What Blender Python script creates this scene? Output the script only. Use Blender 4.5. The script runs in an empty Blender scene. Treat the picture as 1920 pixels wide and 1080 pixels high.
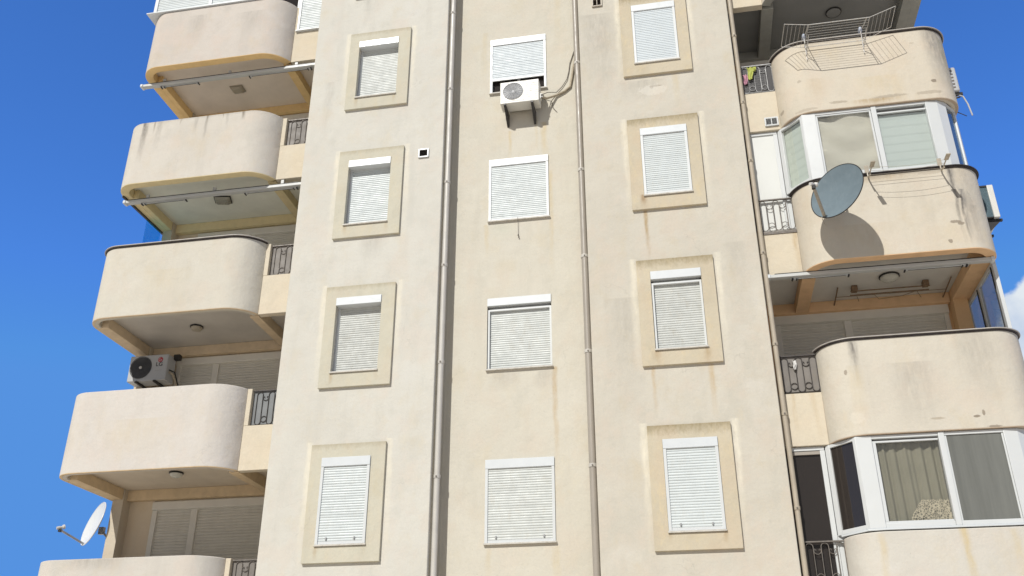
import bpy, bmesh, math, random
from mathutils import Vector, Matrix
random.seed(7)
scene = bpy.context.scene
C = scene.collection
rad = math.radians

# ------------------------------------------------------------------ camera
cam_d = bpy.data.cameras.new('camera')
cam = bpy.data.objects.new('camera', cam_d); C.objects.link(cam)
R_ = Vector((0.982615896, 0.18565002, -0.00026616386))
U_ = Vector((0.08205486, -0.43301634, 0.8976435))
F_ = Vector((-0.16653228, 0.88206061, 0.44072223))
m = Matrix((R_, U_, -F_)).transposed().to_4x4()
m.translation = Vector((3.34812855, -14.78157551, 1.5887779))
cam.matrix_world = m
cam_d.sensor_width = 36.0
cam_d.lens = 36.0 * 1767.3746 / 1920.0
cam_d.clip_start = 0.1
cam_d.clip_end = 3000
scene.camera = cam

# ------------------------------------------------------------------ light
SUNV = Vector((0.33, 1.0, -0.90)).normalized()          # travel direction of the light
sun_d = bpy.data.lights.new('sun', 'SUN')
sun_d.energy = 3.65; sun_d.angle = rad(0.5); sun_d.color = (1.0, 0.975, 0.925)
sun = bpy.data.objects.new('sun', sun_d); C.objects.link(sun)
sun.location = (-20, -60, 60)
sun.rotation_euler = SUNV.to_track_quat('-Z', 'Y').to_euler()

world = bpy.data.worlds.new('World'); scene.world = world
world.use_nodes = True
wn = world.node_tree.nodes; wl = world.node_tree.links
for n in list(wn): wn.remove(n)
wout = wn.new('ShaderNodeOutputWorld'); wbg = wn.new('ShaderNodeBackground')
sky = wn.new('ShaderNodeTexSky'); sky.sky_type = 'NISHITA'; sky.sun_disc = False
sky.sun_elevation = math.asin(-SUNV.z)
sky.sun_rotation = math.atan2(-SUNV.x, -SUNV.y)
sky.altitude = 0; sky.air_density = 1.0; sky.dust_density = 0.3; sky.ozone_density = 3.0
wbg.inputs['Strength'].default_value = 0.0885
tc = wn.new('ShaderNodeTexCoord')
def wmath(op, a, b=None, c=None):
    n = wn.new('ShaderNodeMath'); n.operation = op
    for i, v in enumerate((a, b, c)):
        if v is None: continue
        if isinstance(v, (int, float)): n.inputs[i].default_value = v
        else: wl.new(v, n.inputs[i])
    return n.outputs[0]
# cumulus bank low on the right of the sky
cdir = Vector((0.56, 0.79, 0.18)).normalized()
dot = wn.new('ShaderNodeVectorMath'); dot.operation = 'DOT_PRODUCT'
wl.new(tc.outputs['Generated'], dot.inputs[0]); dot.inputs[1].default_value = cdir
nz = wn.new('ShaderNodeTexNoise'); nz.inputs['Scale'].default_value = 14.0; nz.inputs['Detail'].default_value = 8; nz.inputs['Roughness'].default_value = 0.55
wl.new(tc.outputs['Generated'], nz.inputs['Vector'])
cm = wmath('ADD', dot.outputs['Value'], wmath('MULTIPLY', wmath('SUBTRACT', nz.outputs['Fac'], 0.5), 0.045))
mr = wn.new('ShaderNodeMapRange'); mr.interpolation_type = 'SMOOTHSTEP'
mr.inputs['From Min'].default_value = 0.9435; mr.inputs['From Max'].default_value = 0.9485
wl.new(cm, mr.inputs['Value'])
nz2 = wn.new('ShaderNodeTexNoise'); nz2.inputs['Scale'].default_value = 22.0; nz2.inputs['Detail'].default_value = 4
wl.new(tc.outputs['Generated'], nz2.inputs['Vector'])
cr = wn.new('ShaderNodeMix'); cr.data_type = 'RGBA'
cr.inputs['A'].default_value = (5.0, 6.0, 7.6, 1); cr.inputs['B'].default_value = (7.4, 7.9, 8.4, 1)
mr2 = wn.new('ShaderNodeMapRange'); mr2.inputs['From Min'].default_value = 0.35; mr2.inputs['From Max'].default_value = 0.6
wl.new(nz2.outputs['Fac'], mr2.inputs['Value']); wl.new(mr2.outputs[0], cr.inputs['Factor'])
tint = wn.new('ShaderNodeMix'); tint.data_type = 'RGBA'; tint.blend_type = 'MULTIPLY'; tint.inputs['Factor'].default_value = 1
tint.inputs['B'].default_value = (0.63, 1.22, 2.1, 1)
wl.new(sky.outputs[0], tint.inputs['A'])
cmix = wn.new('ShaderNodeMix'); cmix.data_type = 'RGBA'
wl.new(mr.outputs[0], cmix.inputs['Factor']); 
# keep the haze near the sun and horizon from outshining the clear blue
cap_ = wn.new('ShaderNodeMix'); cap_.data_type = 'RGBA'; cap_.blend_type = 'DARKEN'; cap_.inputs['Factor'].default_value = 1
cap_.inputs['B'].default_value = (0.90, 2.80, 7.2, 1)
wl.new(tint.outputs['Result'], cap_.inputs['A'])
# the half of the sky round the sun is paler and whiter than the deep blue opposite it
dsun = wn.new('ShaderNodeVectorMath'); dsun.operation = 'DOT_PRODUCT'
wl.new(tc.outputs['Generated'], dsun.inputs[0]); dsun.inputs[1].default_value = -SUNV
msun = wn.new('ShaderNodeMapRange'); msun.interpolation_type = 'SMOOTHSTEP'
msun.inputs['From Min'].default_value = 0.15; msun.inputs['From Max'].default_value = 0.75
wl.new(dsun.outputs['Value'], msun.inputs['Value'])
hz_ = wn.new('ShaderNodeMix'); hz_.data_type = 'RGBA'; hz_.inputs['B'].default_value = (2.0, 2.15, 2.35, 1)
wl.new(msun.outputs[0], hz_.inputs['Factor']); wl.new(cap_.outputs['Result'], hz_.inputs['A'])
wl.new(hz_.outputs['Result'], cmix.inputs['A']); wl.new(cr.outputs['Result'], cmix.inputs['B'])
wl.new(cmix.outputs['Result'], wbg.inputs['Color']); wl.new(wbg.outputs[0], wout.inputs[0])

scene.view_settings.view_transform = 'Standard'
scene.view_settings.look = 'None'
scene.view_settings.exposure = 0.23
scene.view_settings.gamma = 1.0
scene.render.engine = 'CYCLES'
scene.cycles.max_bounces = 8
scene.cycles.diffuse_bounces = 4
scene.cycles.transparent_max_bounces = 12

# ------------------------------------------------------------------ materials
KA = 0.885      # common paint reflectance factor
class NT:
    def __init__(s, name):
        s.m = bpy.data.materials.new(name); s.m.use_nodes = True
        s.t = s.m.node_tree; s.n = s.t.nodes; s.l = s.t.links
        s.b = s.n['Principled BSDF']; s.out = s.n['Material Output']
        g = s.n.new('ShaderNodeNewGeometry'); s.pos = g.outputs['Position']
    def put(s, sock, v):
        if isinstance(v, (int, float)): sock.default_value = v
        elif isinstance(v, (tuple, list)): sock.default_value = tuple(v) if len(v) == 4 or sock.type == 'VECTOR' else (*v, 1)
        else: s.l.new(v, sock)
    def math(s, op, a, b=None, clamp=False):
        n = s.n.new('ShaderNodeMath'); n.operation = op; n.use_clamp = clamp
        s.put(n.inputs[0], a)
        if b is not None: s.put(n.inputs[1], b)
        return n.outputs[0]
    def noise(s, scale, detail=3, rough=0.5, stretch=(1, 1, 1), dist=0.0, off=(0, 0, 0)):
        mp = s.n.new('ShaderNodeMapping'); mp.inputs['Scale'].default_value = stretch; mp.inputs['Location'].default_value = off
        s.l.new(s.pos, mp.inputs['Vector'])
        n = s.n.new('ShaderNodeTexNoise'); n.inputs['Scale'].default_value = scale
        n.inputs['Detail'].default_value = detail; n.inputs['Roughness'].default_value = rough; n.inputs['Distortion'].default_value = dist
        s.l.new(mp.outputs[0], n.inputs['Vector']); return n.outputs['Fac']
    def rng(s, v, a, b, c=0.0, d=1.0, smooth=False):
        n = s.n.new('ShaderNodeMapRange')
        if smooth: n.interpolation_type = 'SMOOTHSTEP'
        s.put(n.inputs['Value'], v)
        for k, x in zip(('From Min', 'From Max', 'To Min', 'To Max'), (a, b, c, d)): n.inputs[k].default_value = x
        return n.outputs[0]
    def mix(s, f, a, b, mode='MIX'):
        n = s.n.new('ShaderNodeMix'); n.data_type = 'RGBA'; n.blend_type = mode
        s.put(n.inputs['Factor'], f); s.put(n.inputs['A'], a); s.put(n.inputs['B'], b); return n.outputs['Result']
    def xyz(s):
        n = s.n.new('ShaderNodeSeparateXYZ'); s.l.new(s.pos, n.inputs[0]); return n.outputs
    def bump(s, h, strength, dist, prev=None):
        n = s.n.new('ShaderNodeBump'); n.inputs['Strength'].default_value = strength; n.inputs['Distance'].default_value = dist
        s.put(n.inputs['Height'], h)
        if prev is not None: s.l.new(prev, n.inputs['Normal'])
        return n.outputs[0]

def stucco(name, col, stains=(), grime=0.0, mottle=0.5, warm=(0.60, 0.50, 0.32), topgrime=None, off=(0, 0, 0), spots=(), cracks=0.28):
    """rendered plaster: fine grain, trowel waves, blotches, and drip stains
    stains: (x0, halfwidth, ztop, length, amount, colour)"""
    if name != 'pale_paving' and 'balcony_wall' not in name: col = tuple(x * KA for x in col)
    t = NT(name)
    big = t.noise(0.55, 4, 0.6, off=off); mid = t.noise(2.2, 5, 0.62, (1, 1, 0.7), off=off); streak = t.noise(3.0, 4, 0.6, (1, 1, 0.13), off=off)
    c = t.mix(t.math('MULTIPLY', t.rng(big, 0.42, 0.66, 0, 1, True), 0.45 * mottle), col, tuple(x * y for x, y in zip(col, (0.88, 0.87, 0.86))))
    c = t.mix(t.math('MULTIPLY', t.rng(mid, 0.5, 0.72, 0, 1, True), 0.55 * mottle), c, tuple(x * y for x, y in zip(col, (0.95, 0.88, 0.76))))
    c = t.mix(t.math('MULTIPLY', t.rng(streak, 0.5, 0.75, 0, 1, True), 0.5 * mottle), c, tuple(x * y for x, y in zip(col, (0.84, 0.83, 0.82))))
    pale = t.noise(1.3, 3, 0.5, off=(5, 3, 9))
    c = t.mix(t.math('MULTIPLY', t.rng(pale, 0.58, 0.75, 0, 1, True), 0.5 * mottle), c, tuple(min(1, x * y) for x, y in zip(col, (1.05, 1.06, 1.10))))
    pk = t.noise(1.9, 6, 0.66, (1, 1, 0.8), off=(2, 8, 4)); gr = t.noise(2.6, 6, 0.7, (1, 1, 0.6), off=(7, 1, 2))
    c = t.mix(t.math('MULTIPLY', t.rng(pk, 0.47, 0.66, 0, 1, True), 0.75 * mottle), c, tuple(x * y for x, y in zip(col, (1.0, 0.945, 0.92))))
    c = t.mix(t.math('MULTIPLY', t.rng(gr, 0.52, 0.68, 0, 1, True), 0.75 * mottle), c, tuple(x * y for x, y in zip(col, (0.90, 0.905, 0.90))))
    fn = t.noise(30.0, 4, 0.75)
    c = t.mix(t.rng(fn, 0.35, 0.65, 0.0, 0.16), c, tuple(x * 0.72 for x in col))
    if cracks:
        mp = t.n.new('ShaderNodeVectorMath'); mp.operation = 'ADD'; t.l.new(t.pos, mp.inputs[0])
        nd = t.n.new('ShaderNodeTexNoise'); nd.inputs['Scale'].default_value = 2.2; nd.inputs['Detail'].default_value = 6; t.l.new(t.pos, nd.inputs['Vector'])
        sc_ = t.n.new('ShaderNodeVectorMath'); sc_.operation = 'SCALE'; sc_.inputs['Scale'].default_value = 0.9; t.l.new(nd.outputs['Color'], sc_.inputs[0]); t.l.new(sc_.outputs[0], mp.inputs[1])
        vo = t.n.new('ShaderNodeTexVoronoi'); vo.feature = 'DISTANCE_TO_EDGE'; vo.inputs['Scale'].default_value = 0.75; t.l.new(mp.outputs[0], vo.inputs['Vector'])
        cm_ = t.math('MULTIPLY', t.rng(vo.outputs['Distance'], 0.0, 0.006, 1, 0), t.rng(t.noise(1.1, 3, 0.6, off=(9, 9, 1)), 0.56, 0.66, 0, 1))
        c = t.mix(t.math('MULTIPLY', cm_, cracks), c, tuple(x * 0.5 for x in col))
    if grime:
        g = t.noise(6.0, 6, 0.7, (1, 1, 0.45))
        c = t.mix(t.math('MULTIPLY', t.rng(g, 0.5, 0.7, 0, 1, True), grime), c, warm)
    o = t.xyz()
    if topgrime:                      # list of z heights whose lower edge carries a mottled brown band
        g = t.noise(16.0, 5, 0.75, (1, 1, 0.5))
        for zt, ln, am in topgrime:
            mm = t.math('MULTIPLY', t.rng(o[2], zt - ln, zt, 0, 1), t.math('LESS_THAN', o[2], zt + 0.05))
            mm = t.math('MULTIPLY', t.rng(t.math('ADD', mm, t.math('SUBTRACT', g, 0.5)), 0.45, 1.15, 0, 1), am)
            c = t.mix(mm, c, (0.27, 0.22, 0.13))
    if stains:
        wob = t.math('MULTIPLY', t.math('SUBTRACT', t.noise(1.6, 3, 0.6), 0.5), 0.12)
        fine = t.noise(14.0, 4, 0.7, (1, 1, 0.25))
        xx = t.math('ADD', o[0], wob)
        for (x0, hw, zt, ln, am, sc) in stains:
            d = t.math('ABSOLUTE', t.math('SUBTRACT', xx, x0))
            a = t.rng(d, hw * 0.1, hw, 1, 0, True)
            b = t.rng(o[2], zt - ln, zt - ln * 0.25, 0, 1)
            e = t.rng(o[2], zt, zt + 0.02, 1, 0)
            f = t.math('MULTIPLY', t.math('MULTIPLY', a, b), t.math('MULTIPLY', e, t.rng(fine, 0.3, 0.62, 0.25, 1)))
            c = t.mix(t.math('MULTIPLY', f, am), c, sc)
    if spots:
        rag = t.math('MULTIPLY', t.math('SUBTRACT', t.noise(17.0, 6, 0.75), 0.5), 4.0)
        for (x0, z0, rx, rz, am, sc) in spots:
            a = t.math('POWER', t.math('DIVIDE', t.math('SUBTRACT', o[0], x0), rx), 2.0); b = t.math('POWER', t.math('DIVIDE', t.math('SUBTRACT', o[2], z0), rz), 2.0)
            f = t.rng(t.math('ADD', t.math('ADD', a, b), rag), 0.8, 1.25, 1, 0)
            c = t.mix(t.math('MULTIPLY', f, am), c, sc)
    # small specks / pitting
    sp = t.noise(38.0, 2, 0.5)
    c = t.mix(t.rng(sp, 0.70, 0.78, 0, 0.35), c, tuple(x * 0.55 for x in col))
    t.l.new(c, t.b.inputs['Base Color']); t.b.inputs['Roughness'].default_value = 0.92
    t.b.inputs['Specular IOR Level'].default_value = 0.15
    n1 = t.bump(t.noise(2.1, 4, 0.55), 0.6, 0.045)
    n2 = t.bump(t.noise(22.0, 5, 0.65), 0.6, 0.006, n1)
    n3 = t.bump(t.noise(120.0, 3, 0.6), 0.55, 0.0022, n2)
    t.l.new(n3, t.b.inputs['Normal'])
    return t.m

def plain(name, col, rough=0.5, metal=0.0, var=0.08, spec=0.5, dirt=0.0, dirtcol=(0.2, 0.16, 0.1), scale=6.0, bump=0.0, stretch=(1, 1, 1)):
    if not name.startswith(('soffit', 'beam')): col = tuple(x * KA for x in col)
    t = NT(name)
    n = t.noise(scale, 5, 0.6, stretch)
    c = t.mix(t.rng(n, 0.35, 0.7, 0, 1), col, tuple(x * (1 - var * 2) for x in col))
    if dirt:
        c = t.mix(t.rng(t.noise(scale * 3, 6, 0.7, (1, 1, 0.4)), 0.52, 0.72, 0, dirt), c, dirtcol)
    t.l.new(c, t.b.inputs['Base Color'])
    t.l.new(t.rng(t.noise(scale * 2, 3), 0.3, 0.7, max(0.05, rough - 0.08), min(1, rough + 0.1)), t.b.inputs['Roughness'])
    t.b.inputs['Metallic'].default_value = metal; t.b.inputs['Specular IOR Level'].default_value = spec
    if bump: t.l.new(t.bump(t.noise(scale * 14, 4, 0.6), 0.5, bump), t.b.inputs['Normal'])
    return t.m

def glass(name, tintc, through, gloss_col=(1, 1, 1), ior=1.5):
    t = NT(name)
    tr = t.n.new('ShaderNodeBsdfTransparent'); tr.inputs[0].default_value = (*tintc, 1)
    gl = t.n.new('ShaderNodeBsdfGlossy'); gl.inputs['Roughness'].default_value = 0.03; gl.inputs['Color'].default_value = (*gloss_col, 1)
    df = t.n.new('ShaderNodeBsdfDiffuse'); df.inputs[0].default_value = (*[x * 0.5 for x in tintc], 1)
    lw = t.n.new('ShaderNodeLayerWeight'); lw.inputs['Blend'].default_value = 0.5
    fr = t.math('ADD', 0.07, t.math('MULTIPLY', t.math('POWER', lw.outputs['Facing'], 5.0), 0.9))
    m1 = t.n.new('ShaderNodeMixShader'); m1.inputs[0].default_value = through
    t.l.new(df.outputs[0], m1.inputs[1]); t.l.new(tr.outputs[0], m1.inputs[2])
    m2 = t.n.new('ShaderNodeMixShader'); t.l.new(fr, m2.inputs[0])
    t.l.new(m1.outputs[0], m2.inputs[1]); t.l.new(gl.outputs[0], m2.inputs[2])
    t.l.new(t.bump(t.noise(1.2, 2), 0.15, 0.01), gl.inputs['Normal'])
    t.l.new(m2.outputs[0], t.out.inputs['Surface'])
    return t.m

YEL = (0.52, 0.43, 0.27); BRN = (0.36, 0.26, 0.14); GRY = (0.26, 0.24, 0.21); TAN = (0.47, 0.37, 0.24)
PALE = (0.70, 0.655, 0.54)
HALO = lambda x0, x1: [(x, .085, F(k) + 2.03, 2.2, .75, PALE) for k in range(-3, 2) for x in (x0, x1)]
F = lambda k: 13.3 + 3.0 * k         # lower edge of the plaster surround of storey k
M = {}
DK = (0.24, 0.20, 0.155); CH = (0.38, 0.33, 0.26)
SPG = [(8.22, 12.27, .05, .035, .9, DK), (6.55, 12.03, .16, .028, .8, CH), (7.45, 12.04, .28, .03, .8, CH), (8.1, 12.03, .22, .035, .7, CH), (5.62, 12.15, .03, .04, .6, DK), (5.95, 12.60, .035, .03, .4, DK), (6.0, 11.95, .2, .03, .6, CH), (8.0, 13.15, .04, .02, .4, CH)]
SPH = [(8.02, 9.40, .08, .03, .8, DK), (8.10, 9.36, .05, .03, .8, DK), (7.88, 9.05, .035, .035, .8, DK), (5.98, 10.18, .05, .03, .35, CH), (6.9, 10.38, .25, .03, .5, CH), (7.8, 10.38, .2, .03, .5, CH), (8.3, 9.75, .07, .2, .35, GRY)]
SPI = [(5.92, 6.92, .025, .04, .7, DK), (7.12, 6.08, .10, .018, .8, CH), (7.68, 6.08, .05, .02, .9, DK), (7.78, 6.13, .02, .045, .8, DK), (5.98, 6.17, .10, .09, .25, (.68, .64, .56)), (7.9, 5.91, .1, .02, .8, DK)]
M['stucco_left'] = stucco('plaster_left_block', (0.65, 0.63, 0.565), [
    (-2.6, 0.10, F(0) + 3.2, 0.9, 0.35, GRY), (-2.1, 0.35, F(-1) + 0.0, 0.5, 0.30, GRY), (-3.3, 0.14, F(0) + 0.8, 1.5, 0.25, GRY)] + HALO(-2.97, -1.53), mottle=0.9)
M['stucco_centre'] = stucco('plaster_centre', (0.64, 0.605, 0.515), [
    (0.46, 0.05, 12.62, 0.75, 0.75, YEL), (1.13, 0.09, 12.75, 1.0, 0.85, YEL), (0.98, 0.05, 12.9, 0.9, 0.5, YEL),
    (0.0, 0.06, 10.52, 0.8, 0.6, YEL), (1.23, 0.07, 11.6, 2.4, 0.7, YEL), (0.30, 0.35, 10.5, 0.4, 0.35, (0.42, 0.44, 0.36)),
    (1.24, 0.065, 7.56, 1.9, 1.0, TAN), (0.35, 0.4, 7.5, 0.35, 0.30, GRY), (1.05, 0.25, 7.5, 0.4, 0.3, GRY),
    (-0.1, 0.10, 15.2, 1.6, 0.35, YEL), (1.45, 0.12, 16.0, 1.6, 0.30, YEL), (0.1, 0.08, 4.5, 0.6, 0.4, YEL), (1.2, 0.1, 4.5, 0.7, 0.5, YEL)], mottle=0.7)
M['stucco_right'] = stucco('plaster_right_block', (0.615, 0.578, 0.495), [
    (2.99, 0.055, 10.31, 1.05, 1.0, BRN), (2.93, 0.05, 7.28, 0.9, 0.8, TAN), (3.88, 0.075, 7.28, 0.95, 0.9, TAN),
    (3.1, 0.6, 13.2, 0.5, 0.3, GRY), (3.75, 0.10, 13.3, 0.9, 0.5, YEL), (2.3, 0.5, 15.0, 2.5, 0.35, GRY),
    (2.5, 0.4, 8.6, 2.2, 0.25, GRY), (4.5, 0.3, 9.5, 2.0, 0.2, GRY)] + HALO(2.71, 4.15), mottle=1.0, spots=[(3.36, 13.04, .12, .022, .7, DK), (3.28, 13.02, .03, .04, .6, DK), (3.3, 12.95, .25, .12, .35, (.68, .65, .58))])
M['surround_left'] = stucco('plaster_surround_left', (0.60, 0.57, 0.465), [(x, .06, F(k) + .262, .24, am, BRN) for k in range(-3, 2) for x, am in ((-2.68, .55), (-1.86, .4 + .1 * k))], grime=0.18, mottle=0.8, topgrime=[(F(k) + 1.975, 0.2, 0.5) for k in range(-3, 2)])
M['surround_right'] = stucco('plaster_surround_right', (0.595, 0.53, 0.405), [(3.0, .06, F(1) + .26, .2, .4, BRN), (3.02, .06, F(-3) + .262, .2, .4, BRN), (3.84, .06, F(-3) + .26, .2, .5, BRN), (2.99, 0.09, 10.6, 0.32, 1.0, (0.34, 0.25, 0.16)), (3.84, 0.1, 7.55, 0.3, 0.7, BRN), (3.02, 0.1, 7.55, 0.3, 0.5, BRN)],
    grime=0.45, mottle=0.9, topgrime=[(F(k) + 1.975, 0.34, 1.0) for k in range(-3, 2)])
M['surround_side'] = plain('dark_plaster_edge', (0.30, 0.24, 0.17), 0.9, var=0.15, spec=0.1)
M['lowwall'] = stucco('plaster_low_wall', (0.675, 0.605, 0.48), [(5.03 + .1, 0.05, F(-2) - .5, .8, 0.6, TAN), (5.45, 0.07, F(-2) - .4, 1.0, 0.5, TAN), (5.52, 0.07, F(-1) - .55, 0.9, 0.9, TAN)], mottle=0.5)
M['parapet_left'] = [
    stucco('plaster_parapet_a', (0.625, 0.575, 0.515), [(-6.5, 0.3, 16.3, 0.9, .3, GRY), (-5.2, .5, 16.2, .7, .3, GRY)], mottle=1.0),
    stucco('plaster_parapet_b', (0.64, 0.60, 0.53), [(-7.26, 0.10, 13.5, 1.05, 1.0, GRY), (-7.3, 0.05, 13.5, 0.4, 1.0, (0.15, 0.13, 0.12)), (-6.93, 0.09, 13.5, 0.8, 0.55, GRY), (-6.1, 0.06, 13.5, 0.5, 0.5, GRY), (-5.86, 0.05, 13.5, 0.7, 0.75, GRY), (-5.4, 0.05, 13.5, 0.35, 0.5, GRY), (-5.05, 0.06, 13.5, 0.25, 0.9, (0.16, 0.14, 0.12)), (-6.0, 2.5, 13.52, 0.10, 0.6, GRY), (-7.05, .03, 13.5, .35, .9, DK), (-5.86, .022, 13.5, .22, 1., DK), (-6.45, .03, 13.5, .2, .7, DK), (-5.06, .03, 13.5, .2, 1., DK), (-5.5, .02, 13.5, .15, .8, DK)], mottle=0.9),
    stucco('plaster_parapet_c', (0.64, 0.605, 0.52), [(-6.2, .7, 9.9, .8, .25, YEL)], mottle=0.7),
    stucco('plaster_parapet_d', (0.655, 0.615, 0.56), [(-6.2, .9, 6.9, .8, .3, YEL)], mottle=0.7),
    stucco('plaster_parapet_e', (0.63, 0.595, 0.535), [(-6.5, .8, 4.5, .25, .5, GRY)], mottle=0.9)]
M['parapet_right'] = [
    stucco('plaster_parapet_f', (0.64, 0.59, 0.50), mottle=0.6),
    stucco('plaster_parapet_g', (0.65, 0.59, 0.485), [(8.40, 0.30, 13.44, 1.4, .85, GRY), (8.55, 0.12, 13.3, 1.5, .6, (0.30, 0.28, 0.2)), (7.3, .5, 12.5, .7, .4, YEL), (6.2, .25, 12.6, .6, .35, TAN), (7.2, .6, 12.02, .14, .8, BRN)], mottle=0.8, spots=SPG),
    stucco('plaster_parapet_h', (0.645, 0.59, 0.49), [(8.12, 0.10, 10.42, 0.6, 1.0, (0.22, 0.21, 0.20)), (8.22, 0.07, 10.0, 1.0, 1.0, (0.20, 0.19, 0.18)), (8.35, .12, 9.7, .9, .45, GRY), (8.3, .3, 10.4, 1.5, .4, GRY), (6.9, .9, 10.42, .16, .6, BRN), (5.75, .14, 10.4, 1.5, .25, TAN), (6.6, .7, 9.5, .8, .3, TAN), (8.11, .045, 10.40, 1.5, 1.0, (.13, .12, .11)), (8.19, .03, 9.9, 1.0, 1.0, (.13, .12, .11))], mottle=0.9, spots=SPH),
    stucco('plaster_parapet_i', (0.645, 0.60, 0.51), [(6.07, 0.10, 7.42, 0.75, 0.9, GRY), (6.05, .16, 7.0, 1.1, .4, YEL), (6.9, .5, 7.0, 1.2, .35, GRY), (7.9, .5, 7.4, 1.2, .35, GRY), (6.07, .035, 7.40, .5, .9, (.14, .13, .12))], mottle=0.8, spots=SPI),
    stucco('plaster_parapet_j', (0.635, 0.605, 0.54), [(6.02, 0.08, 4.4, 1.4, 0.55, YEL), (7.17, 0.09, 4.44, 1.5, 0.9, YEL), (7.8, .1, 4.4, 1.2, .4, YEL)], mottle=0.8)]
M['soffit_left'] = [
    plain('soffit_rose', (0.75, 0.66, 0.57), 0.9, var=0.07, spec=0.1, scale=1.5, bump=0.002), plain('soffit_grey', (0.80, 0.80, 0.71), 0.9, var=0.07, spec=0.1, scale=1.5, bump=0.002),
    plain('soffit_taupe', (0.53, 0.50, 0.455), 0.9, var=0.08, spec=0.1, scale=1.5, bump=0.002), plain('soffit_cream', (0.68, 0.60, 0.49), 0.9, var=0.07, spec=0.1, scale=1.5, bump=0.002),
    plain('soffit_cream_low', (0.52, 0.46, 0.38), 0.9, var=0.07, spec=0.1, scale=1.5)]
M['beam_left'] = [
    plain('beam_orange', (0.79, 0.565, 0.28), 0.9, var=0.06, spec=0.1, bump=0.002), plain('beam_olive_yellow', (0.74, 0.625, 0.375), 0.9, var=0.06, spec=0.1, bump=0.002),
    plain('beam_beige', (0.66, 0.53, 0.37), 0.9, var=0.08, spec=0.1, bump=0.002), plain('beam_sand', (0.70, 0.55, 0.36), 0.9, var=0.08, spec=0.1, bump=0.002),
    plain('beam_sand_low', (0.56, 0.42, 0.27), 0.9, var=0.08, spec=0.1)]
M['soffit_right'] = [
    plain('soffit_dark_grey', (0.24, 0.243, 0.235), 0.85, var=0.06, spec=0.1, scale=1.5), plain('soffit_plain_b', (0.5, 0.45, 0.38), 0.9, spec=0.1),
    plain('soffit_pale', (0.67, 0.65, 0.60), 0.9, var=0.07, spec=0.1, scale=1.5, bump=0.002), plain('soffit_plain_d', (0.5, 0.45, 0.38), 0.9, spec=0.1), plain('soffit_plain_e', (0.5, 0.45, 0.38), 0.9, spec=0.1)]
M['beam_right'] = [
    plain('beam_grey', (0.33, 0.33, 0.30), 0.9, var=0.06, spec=0.1), plain('beam_plain_b', (0.5, 0.40, 0.3), 0.9, spec=0.1),
    plain('beam_terracotta', (0.76, 0.51, 0.30), 0.9, var=0.06, spec=0.1, bump=0.002), plain('beam_plain_d', (0.5, 0.4, 0.3), 0.9, spec=0.1), plain('beam_plain_e', (0.5, 0.4, 0.3), 0.9, spec=0.1)]
M['innerwall'] = stucco('plaster_balcony_wall', (0.70, 0.60, 0.46), mottle=0.6)
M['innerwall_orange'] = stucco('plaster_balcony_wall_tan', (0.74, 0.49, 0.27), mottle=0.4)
M['rearwall'] = stucco('plaster_plain', (0.62, 0.55, 0.44), mottle=0.8)
M['white'] = plain('white_pvc', (0.65, 0.67, 0.67), 0.38, var=0.02, dirt=0.10, dirtcol=(0.55, 0.52, 0.45), scale=4)
M['white_shutter'] = plain('white_aluminium_slats', (0.615, 0.66, 0.66), 0.45, var=0.04, dirt=0.22, dirtcol=(0.44, 0.42, 0.36), scale=4)
M['slats_cool'] = plain('bluish_white_slats', (0.62, 0.675, 0.70), 0.45, var=0.03, dirt=0.15, dirtcol=(0.46, 0.46, 0.42), scale=4)
M['slats_cream'] = plain('yellowed_slats', (0.605, 0.63, 0.605), 0.5, var=0.05, dirt=0.3, dirtcol=(0.42, 0.38, 0.30), scale=4)
M['slats_dusty'] = plain('dusty_slats', (0.56, 0.575, 0.545), 0.55, var=0.06, dirt=0.4, dirtcol=(0.38, 0.35, 0.28), scale=5)
M['awning_grey'] = plain('awning_cassette', (0.56, 0.57, 0.555), 0.4, var=0.03, scale=4)
M['white_box'] = plain('white_aluminium_box', (0.66, 0.69, 0.705), 0.35, var=0.02, dirt=0.06, dirtcol=(0.5, 0.5, 0.45), scale=5)
M['cream_shutter'] = plain('cream_slats', (0.74, 0.71, 0.63), 0.5, var=0.04, dirt=0.15, dirtcol=(0.4, 0.36, 0.3), scale=4)
M['cream_box'] = plain('cream_box', (0.82, 0.79, 0.71), 0.45, var=0.03, scale=4)
M['sill'] = plain('stone_sill', (0.62, 0.59, 0.53), 0.6, var=0.1, dirt=0.4, dirtcol=(0.25, 0.2, 0.14), scale=9)
M['white_pipe'] = plain('white_pipe_paint', (0.58, 0.555, 0.51), 0.4, var=0.06, dirt=0.3, dirtcol=(0.5, 0.46, 0.4), scale=3)
M['tan_pipe'] = plain('tan_pipe_paint', (0.375, 0.34, 0.295), 0.4, var=0.06, dirt=0.2, dirtcol=(0.35, 0.3, 0.25), scale=3)
M['tan_pipe_dull'] = plain('tan_pipe_dull', (0.47, 0.41, 0.32), 0.6, var=0.08, dirt=0.3, dirtcol=(0.35, 0.28, 0.2), scale=3)
M['cap'] = plain('metal_coping', (0.50, 0.47, 0.43), 0.5, metal=0.0, var=0.1, dirt=0.3, dirtcol=(0.5, 0.47, 0.42), scale=6)
M['cap_under'] = plain('coping_dark', (0.05, 0.04, 0.04), 0.6)
M['dark'] = plain('dark_metal', (0.035, 0.033, 0.032), 0.5, metal=0.2)
M['iron'] = plain('wrought_iron_grey', (0.22, 0.20, 0.18), 0.55, metal=0.3, var=0.2, dirt=0.4, dirtcol=(0.25, 0.13, 0.06), scale=20)
M['iron_dark'] = plain('wrought_iron_dark', (0.08, 0.07, 0.065), 0.55, metal=0.3, var=0.2, scale=20)
M['iron_pale'] = plain('wrought_iron_pale', (0.42, 0.42, 0.42), 0.5, metal=0.3, var=0.2, scale=20)
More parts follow.
